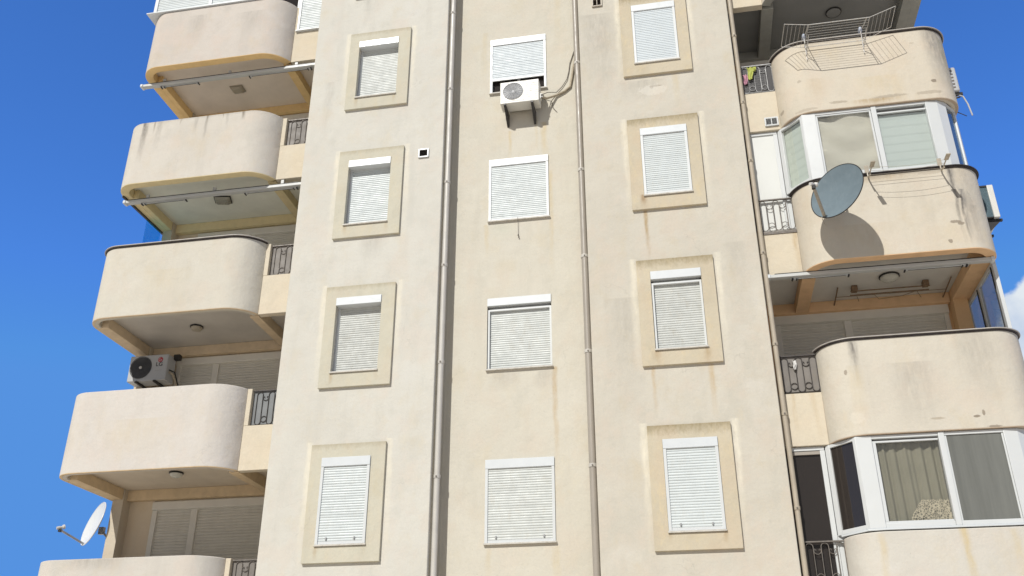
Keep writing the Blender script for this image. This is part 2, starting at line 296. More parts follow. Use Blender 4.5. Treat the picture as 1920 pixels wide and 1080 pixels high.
M['panel_grey'] = plain('grey_backing_panel', (0.215, 0.195, 0.175), 0.6, var=0.1, dirt=0.3, scale=3)
M['panel_blue'] = plain('bluegrey_backing_panel', (0.205, 0.215, 0.22), 0.6, var=0.06, scale=3)
M['panel_shade'] = plain('painted_shade_panel', (0.035, 0.033, 0.035), 0.5, var=0.1)  # near-black sheet, stands in for the shade inside the balcony behind a railing
M['steel'] = plain('galvanised_steel', (0.48, 0.48, 0.48), 0.4, metal=0.8, var=0.15, scale=20)
M['rust_wire'] = plain('plastic_coated_wire', (0.56, 0.55, 0.52), 0.4, var=0.05, dirt=0.75, dirtcol=(0.33, 0.18, 0.07), scale=7)
M['rust'] = plain('rusty_steel', (0.30, 0.20, 0.12), 0.7, metal=0.3, var=0.2, scale=25)
M['beige_metal'] = plain('beige_painted_steel', (0.48, 0.42, 0.33), 0.5, var=0.15, scale=20)
M['ac_white'] = plain('ac_casing', (0.72, 0.71, 0.66), 0.4, var=0.03, dirt=0.25, dirtcol=(0.45, 0.40, 0.3), scale=8)
M['ac_new'] = plain('ac_casing_new', (0.50, 0.51, 0.515), 0.35, var=0.02, scale=5)
M['grille_grey'] = plain('grille_grey', (0.42, 0.43, 0.44), 0.5, var=0.05)
M['fan_dark'] = plain('fan_dark', (0.08, 0.083, 0.09), 0.5)
M['fins'] = plain('condenser_fins', (0.13, 0.19, 0.22), 0.4, metal=0.4, var=0.1, scale=30)
M['dish_grey'] = plain('grey_dish_paint', (0.165, 0.215, 0.245), 0.8, var=0.05, spec=0.25, dirt=0.12, dirtcol=(0.30, 0.33, 0.34), scale=5)
M['dish_white'] = plain('white_dish_paint', (0.68, 0.70, 0.71), 0.4, var=0.02)
M['lnb'] = plain('lnb_plastic', (0.66, 0.64, 0.60), 0.4)
M['lamp_glass'] = plain('opal_glass', (0.66, 0.65, 0.58), 0.25, var=0.05, dirt=0.2)
M['lamp_smoked'] = plain('smoked_lamp_cover', (0.36, 0.35, 0.29), 0.3, var=0.08)
M['lamp_beige'] = plain('aged_lamp_cover', (0.40, 0.35, 0.27), 0.4, var=0.06)
M['cable_tan'] = plain('insulated_pipe', (0.50, 0.43, 0.32), 0.8, var=0.15, scale=20)
M['rubber'] = plain('black_rubber', (0.02, 0.02, 0.02), 0.6)
M['cloth_pink'] = plain('pink_cloth', (0.55, 0.30, 0.38), 0.9, var=0.1, spec=0.1)
M['cloth_lime'] = plain('lime_cloth', (0.52, 0.56, 0.16), 0.9, var=0.1, spec=0.1)
M['rag'] = plain('white_rag', (0.78, 0.77, 0.75), 0.9, spec=0.1)
M['clip_blue'] = plain('pale_blue_plastic', (0.45, 0.50, 0.60), 0.4)
M['red'] = plain('red_badge', (0.45, 0.03, 0.05), 0.4)
M['black_print'] = plain('dark_print', (0.03, 0.03, 0.035), 0.5)
M['interior'] = plain('dark_interior', (0.06, 0.055, 0.05), 0.9)
M['vent_brown'] = plain('brown_vent_grille', (0.30, 0.21, 0.12), 0.6, var=0.15)
M['vent_dark'] = plain('vent_dark', (0.05, 0.045, 0.04), 0.6)
M['curtain_cream'] = plain('cream_crumpled_curtain', (0.66, 0.63, 0.54), 0.9, var=0.05, spec=0.1, scale=2)
M['blind_green'] = plain('pale_green_blind', (0.62, 0.68, 0.61), 0.8, var=0.03, spec=0.2, scale=1)
M['blind_blue'] = plain('pale_blue_blind', (0.60, 0.66, 0.63), 0.8, var=0.03, spec=0.2, scale=1)
M['curtain_olive'] = plain('olive_pleated_curtain', (0.30, 0.28, 0.21), 0.9, var=0.06, spec=0.1, scale=2)
M['screen_grey'] = plain('grey_insect_screen', (0.185, 0.19, 0.175), 0.8, var=0.11, spec=0.2, scale=9, stretch=(1, 1, 0.06))
M['white_panel'] = plain('white_door_panel', (0.70, 0.71, 0.68), 0.4, var=0.015, scale=2)
def lace_mat():
    t = NT('cream_lace')
    v = t.n.new('ShaderNodeTexVoronoi'); v.inputs['Scale'].default_value = 34; v.feature = 'DISTANCE_TO_EDGE'
    t.l.new(t.pos, v.inputs['Vector'])
    t.b.inputs['Base Color'].default_value = (0.52, 0.46, 0.34, 1); t.b.inputs['Roughness'].default_value = 0.9
    t.l.new(t.rng(v.outputs['Distance'], 0.10, 0.16, 1, 0.0), t.b.inputs['Alpha'])
    return t.m
M['lace'] = lace_mat()
M['glass_clear'] = glass('clear_window_glass', (0.97, 0.975, 0.97), 0.98)
M['glass_dark'] = glass('brown_tinted_glass', (0.085, 0.072, 0.066), 0.30, (0.8, 0.75, 0.7))
M['glass_bluegrey'] = glass('bluegrey_glass', (0.55, 0.66, 0.75), 0.85)
M['glass_side'] = glass('side_screen_glass', (0.78, 0.80, 0.80), 0.80)
M['glass_blue'] = glass('blue_tinted_glass', (0.40, 0.86, 0.98), 0.97)
M['ground'] = stucco('pale_paving', (0.74, 0.67, 0.56), mottle=1.0)

# ------------------------------------------------------------------ mesh helpers
OFF = {}
class MB:
    def __init__(s): s.v = []; s.f = []
    def add(s, vs, fs):
        o = len(s.v); s.v += [tuple(p) for p in vs]; s.f += [tuple(i + o for i in f) for f in fs]; return s
    def box(s, x0, x1, y0, y1, z0, z1):
        return s.add([(x0, y0, z0), (x1, y0, z0), (x1, y1, z0), (x0, y1, z0), (x0, y0, z1), (x1, y0, z1), (x1, y1, z1), (x0, y1, z1)],
                     [(0, 3, 2, 1), (4, 5, 6, 7), (0, 1, 5, 4), (1, 2, 6, 5), (2, 3, 7, 6), (3, 0, 4, 7)])
    def prism(s, poly, z0, z1):
        n = len(poly)
        return s.add([(x, y, z0) for x, y in poly] + [(x, y, z1) for x, y in poly],
                     [tuple(range(n))[::-1], tuple(range(n, 2 * n))] + [(i, (i + 1) % n, n + (i + 1) % n, n + i) for i in range(n)])
    def extr(s, poly, fn0, fn1):         # poly extruded between two placements
        n = len(poly)
        return s.add([fn0(p) for p in poly] + [fn1(p) for p in poly],
                     [tuple(range(n))[::-1], tuple(range(n, 2 * n))] + [(i, (i + 1) % n, n + (i + 1) % n, n + i) for i in range(n)])
    def strip(s, outer, inner, z0, z1):
        n = len(outer)
        vs = [(x, y, z) for z in (z0, z1) for ring in (outer, inner) for x, y in ring]
        o0, i0, o1, i1 = 0, n, 2 * n, 3 * n; fs = []
        for k in range(n - 1):
            fs += [(o0 + k, o0 + k + 1, o1 + k + 1, o1 + k), (i0 + k + 1, i0 + k, i1 + k, i1 + k + 1),
                   (o1 + k, o1 + k + 1, i1 + k + 1, i1 + k), (o0 + k + 1, o0 + k, i0 + k, i0 + k + 1)]
        fs += [(o0, o1, i1, i0), (o0 + n - 1, i0 + n - 1, i1 + n - 1, o1 + n - 1)]
        return s.add(vs, fs)
    def tube(s, pts, r, seg=8, cap=True, closed=False):
        P = [Vector(p) for p in pts]; n = len(P)
        T = []
        for i in range(n):
            a = P[(i - 1) % n] if (closed or i > 0) else P[i]; b = P[(i + 1) % n] if (closed or i < n - 1) else P[i]
            d = (b - a); T.append(d.normalized() if d.length > 1e-9 else Vector((0, 0, 1)))
        nrm = T[0].orthogonal().normalized(); vs = []; fs = []
        for i in range(n):
            nrm = (nrm - T[i] * nrm.dot(T[i]))
            nrm = nrm.normalized() if nrm.length > 1e-6 else T[i].orthogonal().normalized()
            bn = T[i].cross(nrm); rr = r[i] if isinstance(r, (list, tuple)) else r
            for k in range(seg):
                a = 2 * math.pi * k / seg; vs.append(P[i] + (nrm * math.cos(a) + bn * math.sin(a)) * rr)
        for i in range(n if closed else n - 1):
            j = (i + 1) % n
            for k in range(seg): fs.append((i * seg + k, i * seg + (k + 1) % seg, j * seg + (k + 1) % seg, j * seg + k))
        if cap and not closed: fs += [tuple(range(seg))[::-1], tuple((n - 1) * seg + k for k in range(seg))]
        return s.add(vs, fs)
    def cyl(s, a, b, r, seg=16, r2=None): return s.tube([a, b], [r, r if r2 is None else r2], seg)
    def lathe(s, c, axis, prof, seg=32):     # prof: (radius, height along axis)
        ax = Vector(axis).normalized(); e1 = ax.orthogonal().normalized(); e2 = ax.cross(e1); c = Vector(c); vs = []; fs = []
        for r, h in prof:
            for k in range(seg):
                a = 2 * math.pi * k / seg; vs.append(c + ax * h + (e1 * math.cos(a) + e2 * math.sin(a)) * r)
        for i in range(len(prof) - 1):
            for k in range(seg): fs.append((i * seg + k, i * seg + (k + 1) % seg, (i + 1) * seg + (k + 1) % seg, (i + 1) * seg + k))
        fs += [tuple(range(seg))[::-1], tuple((len(prof) - 1) * seg + k for k in range(seg))]
        return s.add(vs, fs)
    def build(s, name, mat, parent=None, bevel=0.0, smooth=35, seg=2, merge=True, rot=None):
        off = OFF.get(parent.name, Vector((0, 0, 0))) if parent else Vector((0, 0, 0))
        me = bpy.data.meshes.new(name)
        me.from_pydata([(x - off.x, y - off.y, z - off.z) for x, y, z in s.v], [], s.f)
        bm = bmesh.new(); bm.from_mesh(me)
        if merge: bmesh.ops.remove_doubles(bm, verts=bm.verts, dist=1e-5)
        bmesh.ops.recalc_face_normals(bm, faces=bm.faces)
        bm.to_mesh(me); bm.free()
        if smooth:
            me.polygons.foreach_set('use_smooth', [True] * len(me.polygons)); me.set_sharp_from_angle(angle=rad(smooth))
        me.materials.append(M[mat] if isinstance(mat, str) else mat)
        o = bpy.data.objects.new(name, me); C.objects.link(o)
        if parent: o.parent = parent
        OFF[o.name] = off
        if bevel:
            b = o.modifiers.new('bevel', 'BEVEL'); b.width = bevel; b.segments = seg; b.limit_method = 'ANGLE'; b.angle_limit = rad(40)
            b.harden_normals = False
        return o

def thing(name, label, cat, loc, group=None):
    o = bpy.data.objects.new(name, None); C.objects.link(o); o.location = loc; o.empty_display_size = 0.2
    o['label'] = label; o['category'] = cat
    if group: o['group'] = group
    OFF[o.name] = Vector(loc); return o
def tag(o, label, cat, group=None):
    o['label'] = label; o['category'] = cat
    if group: o['group'] = group
    return o
def lab(o, t): o['label'] = t; return o

def holes_wall(x0, x1, z0, z1, y0, y1, holes):
    """solid wall with through reveals; holes: (hx0,hx1,hz0,hz1)"""
    xs = sorted({x0, x1} | {h[0] for h in holes} | {h[1] for h in holes}); zs = sorted({z0, z1} | {h[2] for h in holes} | {h[3] for h in holes})
    b = MB()
    def inh(xa, xb, za, zb): return any(h[0] <= xa + 1e-6 and xb <= h[1] + 1e-6 and h[2] <= za + 1e-6 and zb <= h[3] + 1e-6 for h in holes)
    for i in range(len(xs) - 1):
        for j in range(len(zs) - 1):
            xa, xb, za, zb = xs[i], xs[i + 1], zs[j], zs[j + 1]
            if inh(xa, xb, za, zb): continue
            for y in (y0, y1): b.add([(xa, y, za), (xb, y, za), (xb, y, zb), (xa, y, zb)], [(0, 1, 2, 3)])
            for (dx, dz, q) in ((-1, 0, [(xa, za), (xa, zb)]), (1, 0, [(xb, za), (xb, zb)]), (0, -1, [(xa, za), (xb, za)]), (0, 1, [(xa, zb), (xb, zb)])):
                ii, jj = i + dx, j + dz
                outside = ii < 0 or jj < 0 or ii >= len(xs) - 1 or jj >= len(zs) - 1
                if outside or inh(xs[ii], xs[ii + 1], zs[jj], zs[jj + 1]):
                    (ax, az), (bx, bz) = q
                    b.add([(ax, y0, az), (bx, y0, bz), (bx, y1, bz), (ax, y1, az)], [(0, 1, 2, 3)])
    return b

def slats(x0, x1, z0, z1, y, pitch=0.05, d=0.0095):
    """roller shutter curtain: horizontal slats with rounded noses"""
    n = max(1, round((z1 - z0) / pitch)); p = (z1 - z0) / n; prof = []; rj = random.Random(int(x0 * 100 + z0 * 10))
    for i in range(n):
        z = z0 + i * p
        j = rj.uniform(-.0012, .0012); q = rj.uniform(-.0015, .0015)
        prof += [(y + d, z + 0.0005), (y + d * 0.25 + j, z + p * 0.10), (y + j, z + p * 0.30), (y + j + q, z + p * 0.60), (y + d * 0.35 + q, z + p * 0.88), (y + d, z + p - 0.0005)]
    poly = [(a, b) for a, b in prof] + [(y + d + 0.012, z1), (y + d + 0.012, z0)]
    b = MB(); n = len(poly)
    vs = [(x0, a, c) for a, c in poly] + [(x1, a, c) for a, c in poly]
    b.add(vs, [(i, i + 1, n + i + 1, n + i) for i in range(n - 1)] + [(n - 1, 0, n, 2 * n - 1)])
    return b

# ================================================================== SETTING
g = MB().add([(-400, -400, 0), (400, -400, 0), (400, 400, 0), (-400, 400, 0)], [(0, 1, 2, 3)]).build('ground', 'ground', None, smooth=0)
g['kind'] = 'structure'

# ================================================================== BUILDING
ZT = F(1) + 3.0          # top of the wall masses
B = thing('apartment_building', 'tall cream plastered apartment block with rounded balconies and white roller shutters', 'building', (0.47, 1.5, 0))
LX0, LX1 = -3.70, -0.807
RX0, RX1 = 1.93, 4.87
LW = (-2.70, -1.84); RW = (3.00, 3.86); CW = (0.035, 1.205)
CY = 0.36; BY = 2.0; SY = 0.235
ks = [1, 0, -1, -2, -3]
def wz(k, centre=False): return (F(k) + 0.29, F(k) + (1.67 if centre else 1.735))
holes = [(LW[0], LW[1], *wz(k)) for k in ks]
lab(holes_wall(LX0, LX1, 0, ZT, 0, 0.30, holes).build('wall', 'stucco_left', B, bevel=0.012), 'pale plaster wall of the left block')
holes = [(RW[0], RW[1], *wz(k)) for k in ks]
lab(holes_wall(RX0, RX1, 0, ZT, 0, 0.30, holes).build('wall', 'stucco_right', B, bevel=0.012), 'weathered plaster wall of the right block')
holes = [(CW[0], CW[1], *wz(k, True)) for k in ks]
lab(holes_wall(LX1, RX0, 0, ZT, CY, CY + 0.25, holes).build('wall', 'stucco_centre', B), 'stained plaster wall of the recessed strip')
# returns closing the blocks back to the main body
MB().box(LX1 - 0.25, LX1 - 0.003, 0.3, BY, 0, ZT).build('wall', 'stucco_left', B); MB().box(LX0 + 0.003, LX0 + 0.2, 0.3, BY, 0, ZT).build('wall', 'stucco_left', B)
MB().box(RX0 + 0.003, RX0 + 0.25, 0.3, BY, 0, ZT).build('wall', 'stucco_right', B); MB().box(RX1 - 0.2, RX1 - 0.003, 0.3, BY, 0, ZT).build('wall', 'stucco_right', B)
# balcony back walls with the door openings
def doorz(k): return (F(k) - 0.95, F(k) + 1.66)
DL = (-6.94, -4.05); DR = (5.18, 8.25)
lab(holes_wall(-7.68, LX0, 0, ZT, BY, BY + 0.25, [(DL[0], DL[1], *doorz(k)) for k in ks]).build('wall', 'innerwall', B), 'shaded back wall of the left balconies')
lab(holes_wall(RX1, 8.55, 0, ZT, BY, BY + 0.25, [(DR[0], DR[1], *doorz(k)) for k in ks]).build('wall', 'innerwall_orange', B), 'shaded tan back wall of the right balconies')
MB().box(-7.68, -7.45, 1.74, BY + 0.02, 0, ZT - 0.1).build('column', 'rearwall', B, bevel=0.008)
MB().box(8.30, 8.55, 1.74, BY + 0.02, 0, ZT - 0.1).build('column', 'innerwall_orange', B, bevel=0.008)
MB().box(-7.678, 8.548, BY + 0.6, 11.0, 0, ZT - 0.01).build('wall', 'rearwall', B)
MB().box(-7.679, -7.6, BY + 0.2, BY + 0.62, 0, ZT - 0.012).build('wall', 'rearwall', B); MB().box(8.47, 8.549, BY + 0.2, BY + 0.62, 0, ZT - 0.012).build('wall', 'rearwall', B)
MB().box(-7.9, 8.8, -0.35, 11.2, ZT + 0.002, ZT + 0.3).build('roof', 'rearwall', B, bevel=0.02)

# ---- windows
SM = {('C', 0): 'slats_cool', ('R', 0): 'slats_cool', ('R', 1): 'slats_cool', ('R', -2): 'slats_dusty', ('C', -2): 'slats_cream', ('L', 0): 'slats_cream', ('L', -2): 'slats_dusty', ('C', -3): 'slats_cream', ('R', -1): 'white_shutter', ('L', -3): 'white_shutter'}
def window(k, side):
    centre = side == 'C'
    x0, x1 = {'L': LW, 'R': RW, 'C': CW}[side]; z0, z1 = wz(k, centre)
    yf = CY if centre else -0.055
    recessed = side == 'L' and k >= -2; framed = (k == -2 and side in 'CR')
    bh = 0.155
    if recessed: ys, yb = 0.085, yf - 0.02
    elif framed: ys, yb = yf + 0.085, yf - 0.02
    else: ys, yb = yf - 0.005, yf - 0.028
    fr = MB(); fw = 0.05
    if recessed:
        fr = holes_wall(x0 + .002, x1 - .002, z0 + .001, z1 - bh - .001, ys - 0.02, ys + 0.06, [(x0 + .04, x1 - .04, z0 + .008, z1 - bh - .008)])
    elif framed:
        yq = yf + 0.035
        fr = holes_wall(x0 + .004, x1 - .004, z0 + .001, z1 - bh - 0.05, yq, ys + 0.04, [(x0 + .04, x1 - .04, z0 + .008, z1 - bh - 0.085)])
    else:
        fr = holes_wall(x0 + .002, x1 - .002, z0 + .001, z1 - bh - .001, yb + 0.006, ys + 0.06, [(x0 + fw, x1 - fw, z0 + .008, z1 - bh - .006)])
    w = fr.build('window', 'white', B, bevel=0.003)
    MB().box(x0 + 0.001, x1 - 0.001, yb, ys + 0.08, z1 - bh, z1 - 0.001).build('shutter_box', 'white_box', w, bevel=0.004)
    zlow = z0
    if centre and k == 0: zlow = F(0) + 0.60
    slats(x0 + 0.038, x1 - 0.038, zlow + 0.05, z1 - bh - 0.004, ys, 0.0425).build('shutter', SM.get((side, k), 'white_shutter'), w, smooth=30, merge=False)
    MB().box(x0 + 0.038, x1 - 0.038, ys - 0.002, ys + 0.022, zlow + 0.004, zlow + 0.05).build('shutter_rail', 'white', w, bevel=0.003)
    if zlow > z0:
        MB().box(x0 + 0.05, x1 - 0.05, ys + 0.07, ys + 0.11, z0, z0 + 0.05).box((x0 + x1) / 2 - .03, (x0 + x1) / 2 + .03, ys + 0.07, ys + 0.11, z0 + .05, zlow + .1).build('sash', 'white', w, bevel=0.003)
        MB().box(x0 + 0.02, x1 - 0.02, ys + 0.085, ys + 0.095, z0, zlow + 0.2).build('pane', 'glass_dark', w)
    if k == -3 or (side == 'L' and k == -3):
        cl = MB()
        for px in (x0 + 0.19, x1 - 0.19): cl.box(px - 0.012, px + 0.012, ys - 0.02, ys + 0.001, zlow + 0.07, zlow + 0.115)
        cl.build('latch', 'steel', w, bevel=0.002)
    if not centre:
        s0, s1 = (-2.91, -1.59) if side == 'L' else (2.77, 4.085); zb, zt = F(k), F(k) + 1.975
        sb = holes_wall(s0, s1, zb, zt, -0.055, 0.02, [(x0, x1, z0 - 0.03, z1)])
        sm = 'surround_left' if side == 'L' else 'surround_right'
        sb.build('surround', sm, w, bevel=0.006)
        sx = 0.012
        MB().box(x0 - sx, x1 + sx, -0.085, ys + 0.03, z0 - 0.028, z0).build('sill', 'sill', w, bevel=0.004)
    else:
        MB().box(x0 - 0.012, x1 + 0.015, CY - 0.05, ys + 0.03, z0 - 0.028, z0).build('sill', 'sill', w, bevel=0.004)
    return w
for k in ks:
    for sd in 'LCR': window(k, sd)
# dark rooms behind the openings
for x0, x1, yy in ((LX0 + .3, LX1 - .3, 0.42), (RX0 + .3, RX1 - .3, 0.42), (LX1 + .1, RX0 - .1, 0.75)):
    MB().box(x0, x1, yy, yy + 0.05, 0.2, ZT - 0.3).build('inner_wall', 'interior', B)

# ---- balcony doors with roller shutters
def door(k, x0, x1, mull, mats, bh=0.17):
    z0, z1 = doorz(k); y = BY
    fm, bm_, sm = mats
    fr = holes_wall(x0, x1, z0, z1 - bh - .001, y - 0.02, y + 0.08, [(x0 + .1, mull[0], z0 + .06, z1 - bh - .01), (mull[1], x1 - .08, z0 + .06, z1 - bh - .01)])
    d = fr.build('balcony_door', fm, B, bevel=0.004)
    MB().box(x0 - 0.01, x1 + 0.01, y - 0.05, y + 0.1, z1 - bh, z1 - 0.003).build('shutter_box', bm_, d, bevel=0.02 if x0 < 0 else 0.006)
    for a, b in ((x0 + 0.1, mull[0]), (mull[1], x1 - 0.08)):
        slats(a, b, z0, z1 - bh, y + 0.02, 0.055).build('shutter', sm, d, smooth=30, merge=False)
for k in ks:
    door(k, DL[0], DL[1], (-6.12, -5.99), ('cream_box', 'cream_box', 'cream_shutter'))
    door(k, DR[0], DR[1], (6.42, 6.55), ('cream_box', 'cream_box', 'cream_shutter'), bh=0.24)

# ---- balconies
def arc(cx, cy, r, a0, a1, n=14): return [(cx + r * math.cos(rad(a0 + (a1 - a0) * i / n)), cy + r * math.sin(rad(a0 + (a1 - a0) * i / n))) for i in range(n + 1)]
def offset(path, d):
    out = []
    for i, p in enumerate(path):
        a = path[max(0, i - 1)]; b = path[min(len(path) - 1, i + 1)]
        def nr(p, q):
            v = Vector((q[0] - p[0], q[1] - p[1])).normalized(); return Vector((-v.y, v.x))
        n1 = nr(a, p) if i > 0 else nr(p, b); n2 = nr(p, b) if i < len(path) - 1 else n1
        n = (n1 + n2).normalized(); s = d / max(0.4, n.dot(n1)); out.append((p[0] + n.x * s, p[1] + n.y * s))
    return out
PL = [(-7.75, BY - 0.01)] + arc(-7.30, 0.27, 0.45, 180, 270) + arc(-4.95, 0.47, 0.65, 270, 337, 16)
PR = [(RX1 + 0.7, 0.25)]
PR = arc(6.14, 0.35, 0.58, 190, 270, 16) + arc(8.16, 0.27, 0.50, 270, 360) + [(8.66, BY - 0.01)]
def railing(x0, x1, z0, z1, y, parent, mat, panel, name='railing'):
    b = MB(); r = 0.0075
    b.box(x0, x1, y - 0.02, y + 0.02, z1 - 0.02, z1); b.tube([(x0, y, z0 + 0.025), (x1, y, z0 + 0.025)], 0.006, 6)
    pit = 0.225; hw = 0.055; n = int((x1 - x0 + 0.04) / pit); zb, zt = z0 + 0.03, z1 - 0.03
    for i in range(n + 1):
        cx = x0 + 0.13 + i * pit
        if cx + hw > x1 + 0.02: break
        pts = [(cx + hw * math.cos(a), y, zt - hw + hw * math.sin(a)) for a in [math.pi * j / 8 for j in range(9)]] + \
              [(cx + hw * math.cos(a), y, zb + hw + hw * math.sin(a)) for a in [math.pi + math.pi * j / 8 for j in range(9)]]
        b.tube(pts, r, 6, closed=True)
        mx = cx + pit / 2; rr = pit / 2 - hw - 0.004
        if mx + rr < x1:
            b.tube([(mx + rr * math.cos(a), y, zb + 0.10 + rr * math.sin(a)) for a in [2 * math.pi * j / 14 for j in range(14)]], r * 0.85, 6, closed=True)
            b.tube([(mx + rr * math.cos(a), y, zt - 0.11 + rr * math.sin(a)) for a in [math.pi + math.pi * j / 8 for j in range(9)]], r * 0.85, 6)
            for sg in (-1, 1):
                b.tube([(mx + sg * (rr - 0.002), y, zt - 0.11), (mx + sg * (rr - 0.014), y, zt - 0.085), (mx + sg * (rr - 0.03), y, zt - 0.095), (mx + sg * (rr - 0.028), y, zt - 0.112)], r * 0.8, 6)
    o = b.build(name, mat, parent, smooth=60, merge=False)
    if panel: MB().box(x0 + 0.002, x1 - 0.002, y + 0.012, y + 0.018, z0 + 0.002, z1 - 0.02).build('screen_or_shade_panel', panel, parent)
    return o

def balcony(side, k, cfg):
    left = side == 'L'; path = PL if left else PR; i = 1 - k
    zb = F(k) + (-1.33 if left else -1.415); zt = F(k) + (0.185 if left else 0.14) + cfg.get('dz', 0); zc = zb + 0.205
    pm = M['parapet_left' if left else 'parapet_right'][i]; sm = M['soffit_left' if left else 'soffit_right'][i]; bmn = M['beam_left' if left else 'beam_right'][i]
    # parapet: outer shell
    par = MB().strip(path, offset(path, 0.13), zb + 0.004, zt).build('balcony', pm, B, bevel=0.014)
    # floor slab whose underside is the ceiling of the storey below
    inner = offset(path, 0.12)
    if left: poly = [(-7.64, BY - .002)] + inner[1:] + [(-4.3, 0.32), (LX0 + .01, 0.32), (LX0 + .01, BY - .002)]
    else: poly = [(RX1 - .01, 0.36), (5.6, 0.36)] + inner[1:-1] + [(8.55, BY - .002), (RX1 - .01, BY - .002)]
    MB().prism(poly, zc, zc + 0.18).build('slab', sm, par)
    # ring beam under the slab
    bt = 0.17 if (k >= 0 and left) or (k in (1, -1) and not left) else 0.05
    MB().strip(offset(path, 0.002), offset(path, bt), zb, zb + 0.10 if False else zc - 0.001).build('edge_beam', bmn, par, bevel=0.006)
    bb = MB()
    if left:
        bb.box(-7.58 if bt > .1 else -7.695, -7.47, 0.35 if bt > .1 else .25, 1.735, zb + .001, zc - .002)
        bb.box(-4.56, -4.38, 0.30, BY - .002, zb + .002, zc - .002)
        bb.box(-7.45, LX0 + .01, BY - 0.14, BY - .003, zb + .003, zc - .002)
    else:
        bb.box(8.30, 8.53, 0.3, 1.735, zb + .001, zc - .002)
        bb.box(5.57, 5.80, 0.36, BY - .002, zb + .002, zc - .002)
        bb.box(RX1 + .01, 8.29, BY - 0.14, BY - .003, zb + .003, zc - .002)
    bb.build('ceiling_beam', bmn, par, bevel=0.005)
    # low wall beside the block, with its opening
    zl = F(k) - 0.51 - (0.03 if not left else 0)
    lw = MB()
    if left: lw.box(-4.36, LX0 + .005, SY - 0.02, SY + 0.12, zb + 0.002, zl)
    else: lw.box(RX1 - .005, 5.575, SY - 0.02, SY + 0.13, zb + 0.002, zl)
    lw.build('low_wall', 'lowwall', par, bevel=0.008)
    if left: MB().box(-4.362, -4.27, SY - 0.022, SY + 0.118, zl + .001, zt - .001).build('post', 'lowwall', par, bevel=0.006)
    # coping
    if cfg.get('cap'):
        cp = [p for p in path]
        MB().strip(offset(cp, -0.045), offset(cp, 0.16), zt + 0.018, zt + 0.034).build('coping', cfg.get('capmat', 'cap'), par, bevel=0.003)
        MB().strip(offset(cp, -0.026), offset(cp, 0.14), zt, zt + 0.018).build('coping_edge', 'cap_under', par)
    if cfg.get('rail', True):
        x0, x1 = ((-4.268, LX0) if left else (RX1 + 0.06, 5.572))
        railing(x0, x1, zl, zt - 0.02 if left else zt - .02, SY + 0.05 if left else SY, par, cfg.get('ironmat', 'iron'), cfg.get('panel'))
    return par
BL = {}
BL['L', 1] = lab(balcony('L', 1, dict(rail=False, dz=0.03)), 'top left rounded balcony closed in with white shutters')
BL['L', 0] = lab(balcony('L', 0, dict(panel='panel_grey')), 'left rounded balcony with dark drips along its rim')
BL['L', -1] = lab(balcony('L', -1, dict(cap=True, panel='panel_grey')), 'left rounded balcony with a metal coping')
BL['L', -2] = lab(balcony('L', -2, dict(panel='panel_blue', ironmat='iron_dark')), 'left rounded balcony below the fan unit')
BL['L', -3] = lab(balcony('L', -3, dict(panel='panel_grey')), 'lowest visible left rounded balcony')
BL['R', 1] = lab(balcony('R', 1, dict()), 'top right balcony with a dark grey soffit')
BL['R', 0] = lab(balcony('R', 0, dict(cap=True, panel='panel_shade', ironmat='iron_pale')), 'right rounded balcony carrying the wire clothes airer')  # this railing has no real backing; its dark panel paints the interior shade
BL['R', -1] = lab(balcony('R', -1, dict(cap=True, capmat='iron_dark')), 'right rounded balcony carrying the grey dish')
BL['R', -2] = lab(balcony('R', -2, dict(cap=True, panel='panel_grey', ironmat='iron_dark')), 'right rounded open balcony with side glass')
BL['R', -3] = lab(balcony('R', -3, dict(ironmat='iron')), 'lowest right balcony closed in with white frames')

# sill under the R -1 railing and behind it the white frame post
MB().box(RX1 + 0.05, 5.66, 0.20, 0.262, F(-1) - 0.60, F(-1) - 0.575).box(RX1 + 0.05, 5.60, 0.205, 0.25, F(-1) - 0.574, F(-1) - 0.541).build('sill', 'iron', BL['R', -1], bevel=0.004)

# ---- closed-in bay of the top left balcony
par = BL['L', 1]; zt = F(1) + 0.215
led = MB().prism([(-7.80, -0.22), (-5.0, -0.22), (-4.30, 0.33), (-4.30, 0.45), (-5.05, -0.05), (-7.62, -0.05), (-7.62, 1.9), (-7.80, 1.9)], zt + 0.004, zt + 0.03)
ledge = led.build('sill_ledge', 'white_box', par, bevel=0.004)
z0, z1 = zt + 0.031, ZT - 0.05
bay = MB().box(-7.70, -7.62, -0.13, -0.05, z0, z1).box(-6.36, -6.28, -0.13, -0.05, z0, z1).box(-5.10, -5.02, -0.13, -0.05, z0, z1).box(-7.62, -5.02, -0.128, -0.052, z1 - 0.1, z1)
bay = bay.box(-4.40, -4.32, 0.28, 0.40, z0, z1).box(-7.70, -7.63, 1.8, 1.9, z0, z1).build('glazed_bay', 'white', par, bevel=0.004)
slats(-7.618, -6.362, z0, z1 - 0.1, -0.11, 0.05).build('shutter', 'white_shutter', bay, merge=False)
slats(-6.278, -5.102, z0, z1 - 0.1, -0.11, 0.05).build('shutter', 'white_shutter', bay, merge=False)
MB().extr([(z0, 0), (z1, 0), (z1, .01), (z0, .01)], lambda p: (-5.04, -0.09 + p[1], p[0]), lambda p: (-4.38, 0.38 + p[1], p[0])).build('pane', 'glass_dark', bay)
MB().box(-7.665, -7.655, -0.04, 1.8, z0, z1).build('pane', 'glass_bluegrey', bay)
